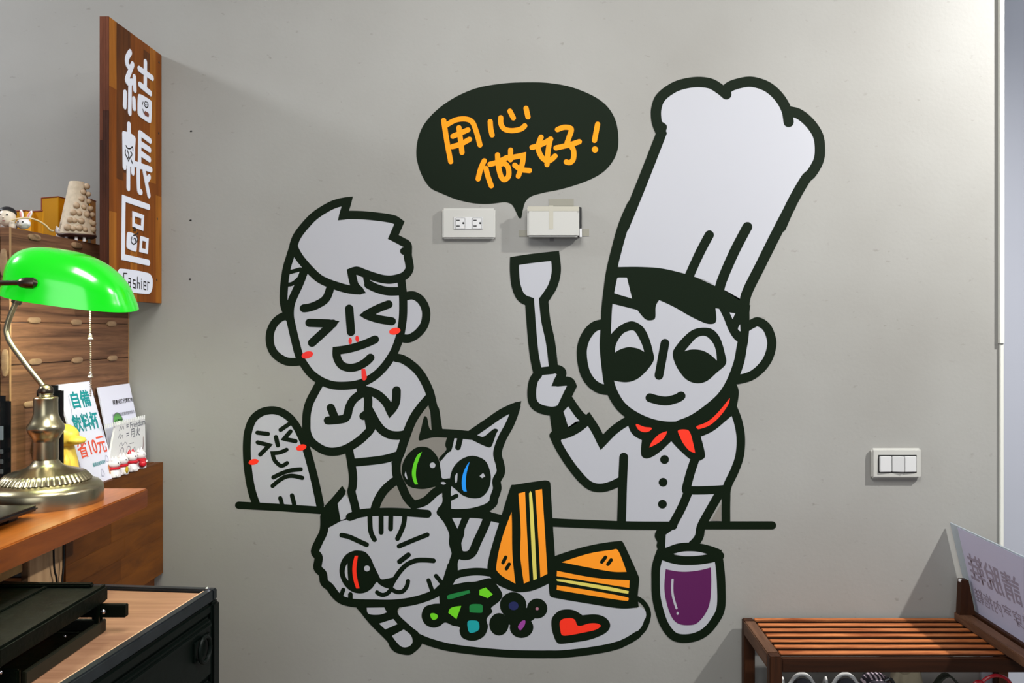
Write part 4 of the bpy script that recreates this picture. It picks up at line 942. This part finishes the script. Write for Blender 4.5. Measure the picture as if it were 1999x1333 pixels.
XB('hinge_post', -.612, -.598, .7385, .7415, ZB+.003, -.366, M_CAST, pr, .0008)
XB('hinge_post', -.60, -.594, .753, .758, ZB+.017, -.374, M_CAST, pr, .0008)
M_BOLT = mat('bright_bolt', (200, 196, 200), .2, 1)
for (u, v, t) in ((201, 1194, .762), (-1, 1313, .935), (126.5, 1242, .83)):
    ball('bolt', onwall(u, v, t), .0036 if u != 126.5 else .0018, M_BOLT, pr, 2, (1, .6, 1))

# ================================================================== WALL FITTINGS
M_PLATE = mat('white_switch_plastic', (186, 185, 180), .35, var=.01); M_GLOSSW = mat('gloss_white_plastic', (204, 204, 204), .2, var=.01); M_HOLE = mat('socket_dark', (12, 12, 12), .6)
def WB(name, u0, u1, v0, v1, t0, t1, m, parent, bev=.001, tref=None):
    tr = t1 if tref is None else tref
    return box(name, (xat(u0, tr), -t1, zat(v1, tr)), (xat(u1, tr), -t0, zat(v0, tr)), m, parent, bev)
so = thing('wall_socket', 'white double wall socket plate below the speech bubble, left of the taped box', 'socket')
WB('plate', 863, 967, 406, 466, .0005, .011, M_PLATE, so, .0035)
WB('insert', 886, 942.5, 424, 447.5, .0108, .0125, M_GLOSSW, so, .0006)
for ux in (0, 33):
    WB('outlet', 889+ux, 908+ux, 425, 446.5, .0124, .0136, M_GLOSSW, so, .0006)
    WB('slot', 891+ux, 897.5+ux, 429, 431, .0134, .0139, M_HOLE, so, 0); WB('slot', 891+ux, 897.5+ux, 440, 442, .0134, .0139, M_HOLE, so, 0)
    ball('ground_hole', onwall(904.5+ux, 435.5, .0134), .0027, M_HOLE, so, 2, (1, .25, 1))
bx_ = thing('taped_socket_cover', 'white blank socket cover box held with yellowed tape beside the bubble tail', 'socket cover')
WB('back_box', 1032, 1135.5, 404, 461, .0005, .016, M_HOLE, bx_, .001)
WB('cover', 1029, 1131, 402, 462.5, .0162, .028, M_PLATE, bx_, .004)
WB('side_lip', 1131.5, 1136, 446, 463, .008, .024, M_GLOSSW, bx_, .0005)
M_TAPE = mat('yellowed_tape', (178, 174, 160), .35, var=.06); M_TAPE2 = mat('wall_tape', (138, 135, 122), .35, var=.05)
WB('tape', 1072, 1080, 401, 447, .0281, .0284, M_TAPE, bx_, 0); WB('tape', 1030, 1130, 402.5, 412, .0281, .0283, M_TAPE, bx_, 0)
WB('tape', 1072, 1120, 388, 402, .0004, .0009, M_TAPE2, bx_, 0, 0); WB('tape', 1136, 1150, 447, 461, .0004, .0009, M_TAPE2, bx_, 0, 0); WB('tape', 1013, 1030, 449, 462, .0004, .0009, M_TAPE2, bx_, 0, 0)
WB('tape', 1073, 1081, 464, 471, .0004, .0009, mat('grey_tape', (110, 106, 106), .5), bx_, 0, 0)
sw = thing('light_switch', 'white triple rocker light switch on the wall right of the chef', 'light switch')
WB('plate', 1702, 1799.5, 875, 934, .0005, .0115, M_PLATE, sw, .004)
WB('recess', 1714.5, 1789.5, 888, 923, .0113, .0118, M_HOLE, sw, 0)
for k, (ua, ub, tl) in enumerate(((1716.5, 1740, 4), (1741.5, 1764, -9), (1765, 1788.5, 4))):
    c = Vector(((xat(ua, .012)+xat(ub, .012))/2, -.0125, (zat(890.5, .012)+zat(921, .012))/2)); w_ = xat(ub, .012)-xat(ua, .012); hh = zat(890.5, .012)-zat(921, .012)
    box('rocker', (-w_/2, -.0025, -hh/2), (w_/2, .0025, hh/2), M_GLOSSW, sw, .001, Matrix.Translation(c) @ Matrix.Rotation(math.radians(tl), 4, 'Z'))
for u, v in ((372, 430), (373, 256), (371, 545)):
    o = ball('nail_hole', onwall(u, v, .0005), .0022, M_HOLE, None, 1, (1.4, .3, 1)); tag(o, {430: 'dark nail hole in the wall right of the sign, the middle one', 256: 'dark nail hole in the wall right of the sign, the topmost', 545: 'faint nail hole in the wall right of the sign, the lowest'}[v], 'nail hole', 'nail holes by the sign')

# ================================================================== SHOE RACK (right)
M_RACK = wood('rack_teak', (118, 54, 18), (200, 124, 72), (7, 60, 60), .5); M_RACKV = wood('rack_teak_upright', (40, 19, 6), (62, 32, 12), (60, 60, 5), .55); M_RACKS = wood('rack_teak_worn_and_lit', (66, 42, 28), (108, 76, 56), (60, 6, 60), .55); M_RACKF = wood('rack_teak_dark', (34, 14, 3), (54, 26, 8), (5, 60, 60), .55)
RK = thing('slatted_shoe_rack', 'brown slatted wooden shoe rack in the lower right corner', 'shoe rack')
ZT = -.651; x0, x1 = .468, 1.062; t0, t1 = .012, .236
for lx in (x0, x1-.025):
    for lt in (t0, t1-.022):
        XB('leg', lx, lx+.025, lt, lt+.022, -1.5, ZT-.0005, M_RACKV, RK, .002)
for zt in (ZT, -.93, -1.25):
    XB('side_rail', x0, x0+.025, t0+.0221, t1-.0221, zt-.032, zt-.0002, M_RACKS, RK, .002); XB('side_rail', x1-.025, x1, t0+.0221, t1-.0221, zt-.032, zt-.0002, M_RACKV, RK, .002)
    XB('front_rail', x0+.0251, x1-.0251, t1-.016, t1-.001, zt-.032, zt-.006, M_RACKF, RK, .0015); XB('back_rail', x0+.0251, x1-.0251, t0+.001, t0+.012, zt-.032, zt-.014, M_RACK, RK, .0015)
    n = 7
    for k in range(n):
        ta = t0+.003+k*(t1-t0-.0045)/n
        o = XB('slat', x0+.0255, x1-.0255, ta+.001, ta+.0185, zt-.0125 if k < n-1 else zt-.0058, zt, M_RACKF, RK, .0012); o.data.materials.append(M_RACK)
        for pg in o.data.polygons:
            if pg.normal.z > .8: pg.material_index = 1   # lighter top, dark sides: fall of light put into the colour, with some wear
# sign stand on the rack
st = thing('tabletop_sign_stand', 'clear acrylic notice in a dark wooden stand on the shoe rack, lettering seen reversed', 'sign')
XB('base_rail', .942, .971, .028, .38, ZT+.0005, ZT+.019, M_RACKS, st, .0015); XB('base_rail', .9765, .996, .028, .38, ZT+.0005, ZT+.021, M_RACKV, st, .0015)
XB('base_plate', .9715, .976, .03, .378, ZT+.0005, ZT+.006, M_RACKV, st, .0005)
bm = bmesh.new()
for y in (-.036, -.054):
    pass
za, zb = H(ZT+.019), H(ZT+.096)
A4 = [bm.verts.new((x, -.034, z)) for x, z in ((.943, za), (.978, za), (.962, zb), (.947, zb))]; B4 = [bm.verts.new((x, -.052, z)) for x, z in ((.943, za), (.978, za), (.962, zb), (.947, zb))]
bm.faces.new(A4); bm.faces.new(B4[::-1])
for k in range(4): bm.faces.new((A4[k], A4[(k+1) % 4], B4[(k+1) % 4], B4[k]))
frombm('end_block', bm, M_RACKV, st)
ball('white_knob', (.947, -.045, zat(1133, .045)), .0042, M_GLOSSW, st, 2)
bx0, bz0, bx1, bz1 = .9875, H(ZT+.021), .943, H(-.437)
def bp(t, f, off=0):   # point on the leaning board; f = 0 bottom .. 1 top
    return Vector((bx0+(bx1-bx0)*f-off, -t, bz0+(bz1-bz0)*f))
M_ACRY = mat('clear_acrylic', (205, 216, 224), .18, trans=.62); M_PPR = mat('back_of_notice', (196, 196, 222), .6, var=.02); M_REV = mat('shown_through_ink', (150, 142, 162), .6, var=.05)
sheet('acrylic_sheet', (bp(.008, 0), bp(.38, 0), bp(.38, 1), bp(.008, 1)), .003, M_ACRY, st)
sheet('paper', (bp(.040, 0, .0007), bp(.374, 0, .0007), bp(.374, .985, .0007), bp(.040, .985, .0007)), .0004, M_PPR, st)
upb = bp(.1, 1)-bp(.1, 0)
text('lettering', '請脫鞋', M_REV, st, bp(.250, .44, .0010), (0, 1, 0), upb, .066, .015, 1.0)
text('lettering', '請穿室內拖鞋', M_REV, st, bp(.268, .17, .0010), (0, 1, 0), upb, .036, .008, 1.0)
# things on the middle shelf
ZS = -.93
M_SHOE = mat('charcoal_suede', (62, 62, 68), .8, var=.15, vscale=60); M_SOLE = mat('off_white_rubber', (214, 210, 204), .6, var=.04); M_LACE = mat('white_lace', (222, 220, 216), .7)
M_SHIN2 = mat('dark_green_lining', (24, 36, 26), .9)
def shoe(x, label, rz):
    t_ = thing('sneaker', label, 'shoe', (x, -.125, H(ZS)), 'pair of grey sneakers on the rack')
    t_.rotation_euler = (0, 0, rz); t_.scale = (1.1, 1, 1.185)
    def loft(secs, name, m):
        bm = bmesh.new(); rings = []
        for (y, hw, zb, zt) in secs:
            ring = []
            for k in range(20):
                a = 2*PI*k/20; cx_ = math.cos(a)*hw; s_ = math.sin(a)
                z = (zb+zt)/2+(zt-zb)/2*(s_ if s_ > 0 else math.copysign(abs(s_)**.6, s_)); ring.append(bm.verts.new((cx_, y, z)))
            rings.append(ring)
        for A_, B_ in zip(rings, rings[1:]):
            for k in range(20): bm.faces.new((A_[k], A_[(k+1) % 20], B_[(k+1) % 20], B_[k]))
        bm.faces.new(rings[0][::-1]); bm.faces.new(rings[-1]); return frombm(name, bm, m, t_, True)
    # heel faces the camera, standing against the wall on its toe end lifted by the slats
    loft([(-.100, .016, .02, .10), (-.094, .030, .014, .165), (-.07, .035, .014, .185), (-.03, .034, .014, .17), (.02, .036, .014, .125), (.06, .036, .014, .09), (.09, .028, .014, .07), (.102, .012, .02, .05)], 'upper', M_SHOE)
    loft([(-.104, .018, 0, .02), (-.095, .034, 0, .03), (-.04, .036, 0, .028), (.05, .040, 0, .026), (.09, .031, 0, .026), (.107, .014, 0, .022)], 'sole', M_SOLE)
    bm = bmesh.new(); tube_bm(bm, [(.0375*math.cos(a*PI/20), -.062+.004*math.sin(a*PI/20), .10+.088*math.sin(a*PI/20)) for a in range(21)], .0034, 8); frombm('collar', bm, M_LACE, t_, True)
    ball('heel_tab', (0, -.093, .118), .024, M_SHIN2, t_, 2, (1, .35, 1.5))
    for k in range(3):
        bm = bmesh.new(); tube_bm(bm, smoothpath([(-.03, -.02+.02*k, .15-.02*k), (-.034, -.05, .178-.012*k), (-.036, -.075, .15-.012*k)], 5), .0028, 6); frombm('lace', bm, M_LACE, t_, True)
    return t_
shoe(xat(1557, .16), 'grey sneaker with white collar under the rack top, left of the pair', .02)
shoe(xat(1643, .16), 'grey sneaker with white collar under the rack top, right of the pair', -.02)
bgm = bpy.data.materials.new('woven_check'); bgm.use_nodes = True; nt = bgm.node_tree
tc = nt.nodes.new('ShaderNodeTexCoord'); ck = nt.nodes.new('ShaderNodeTexBrick'); mp = nt.nodes.new('ShaderNodeMapping'); mp.inputs['Rotation'].default_value = (PI/2, 0, 0)
nt.links.new(tc.outputs['Object'], mp.inputs['Vector']); nt.links.new(mp.outputs['Vector'], ck.inputs['Vector'])
ck.inputs['Scale'].default_value = 1; ck.inputs['Brick Width'].default_value = .009; ck.inputs['Row Height'].default_value = .0115; ck.inputs['Mortar Size'].default_value = .0026
ck.inputs['Color1'].default_value = hexc(214, 196, 206); ck.inputs['Color2'].default_value = hexc(190, 170, 184); ck.inputs['Mortar'].default_value = hexc(44, 38, 48)
nt.links.new(ck.outputs['Color'], nt.nodes['Principled BSDF'].inputs['Base Color']); nt.nodes['Principled BSDF'].inputs['Roughness'].default_value = .8
wb = thing('woven_bag', 'black and white woven bag on the rack beside the grey sneakers', 'bag', (xat(1716, .13), -.11, H(ZS)))
bm = bmesh.new(); lathe_bm(bm, [(.028, 0), (.034, .02), (.036, .10), (.034, .16), (.027, .184), (.014, .192)], (0, 0, 0), 32); frombm('body', bm, bgm, wb, True)
bm = bmesh.new(); tube_bm(bm, smoothpath([(.012, -.02, .186), (.026, -.022, .188), (.036, -.02, .15), (.039, -.02, .08)], 5), .004, 8); frombm('handle', bm, M_BPL, wb, True)
tb2 = thing('canvas_tote', 'crumpled beige canvas bag on the rack between the woven bag and the strap', 'bag', (xat(1783, .13), -.10, H(ZS)))
bm = bmesh.new(); rings = []
for i in range(14):
    z = .198*i/13; ring = []
    for k in range(28):
        a = 2*PI*k/28; r = 1+.10*math.sin(5*a+i*.5)+.05*math.sin(9*a-i)
        ring.append(bm.verts.new((.034*r*math.cos(a)*(1-.12*i/13), .035*r*math.sin(a)*(1-.35*i/13), z+.004*math.sin(4*a+i))))
    rings.append(ring)
for A_, B_ in zip(rings, rings[1:]):
    for k in range(28): bm.faces.new((A_[k], A_[(k+1) % 28], B_[(k+1) % 28], B_[k]))
bm.faces.new(rings[-1]); bm.faces.new(rings[0][::-1]); frombm('body', bm, mat('beige_canvas', (158, 148, 124), .9, var=.12, vscale=30, bump=(120, .3)), tb2, True)
sl = thing('dark_strap_bag', 'dark green bag with a tall looped strap on the rack left of the red handle', 'bag', (xat(1848, .12), -.11, H(ZS)))
box('body', (-.035, -.03, 0), (.036, .03, .15), mat('dark_olive_fabric', (40, 44, 34), .85, var=.15, vscale=40), sl, .014)
bm = bmesh.new()
for kx, dyy, zz in ((1, -.02, .196),):
    pth = smoothpath([(-.034, dyy, .12), (-.031, dyy, .165), (-.016, dyy, zz-.006), (-.002, dyy, zz), (.012, dyy, zz-.012), (.03, dyy, .160), (.04, dyy, .11)], 6)
    for p, q in zip(pth, pth[1:]):
        n_ = (q-p).cross(Vector((0, 1, 0))).normalized()
        w2 = Vector((0, .009, 0)); vs_ = [bm.verts.new(c) for c in (p-w2, q-w2, q+w2, p+w2)]; vt_ = [bm.verts.new(c+n_*.0035) for c in (p-w2, q-w2, q+w2, p+w2)]
        bm.faces.new(vs_); bm.faces.new(vt_[::-1])
        for k in range(4): bm.faces.new((vs_[k], vt_[k], vt_[(k+1) % 4], vs_[(k+1) % 4]))
bmesh.ops.remove_doubles(bm, verts=bm.verts[:], dist=1e-5)
frombm('strap', bm, MATS['dark_olive_fabric'], sl, True)
rh = thing('red_handled_basket', 'pink basket with a glossy red looped handle at the right end of the rack', 'basket', (xat(1930, .12), -.125, H(ZS)))
M_RH = mat('glossy_red_plastic', (178, 20, 36), .2, coat=.6, var=.05)
bm = bmesh.new(); lathe_bm(bm, [(.03, 0), (.034, .01), (.04, .13), (.042, .150), (.038, .152), (.033, .06), (.028, .012)], (0, 0, 0), 32); frombm('body', bm, mat('dusty_pink', (196, 150, 152), .6, var=.05), rh, True)
bm = bmesh.new(); tube_bm(bm, smoothpath([(-.036, -.02, .135), (-.030, -.022, .186), (-.012, -.024, .2025), (.006, -.025, .2045), (.024, -.024, .196), (.036, -.022, .174), (.04, -.02, .13)], 6), .0036, 10); frombm('handle', bm, M_RH, rh, True)
bm = bmesh.new(); tube_bm(bm, [(-.038+.010*math.cos(a*PI/10), -.026, .183+.010*math.sin(a*PI/10)) for a in range(21)], .0038, 8, False); frombm('handle_ring', bm, M_RH, rh, True)
wbd = thing('white_foam_board', 'white foam board leaning upright against the wall behind the rack leg', 'board')
XB('sheet', xat(1915, .006), 1.055, .0015, .009, -1.49, -.72, M_WHITE, wbd, .001)
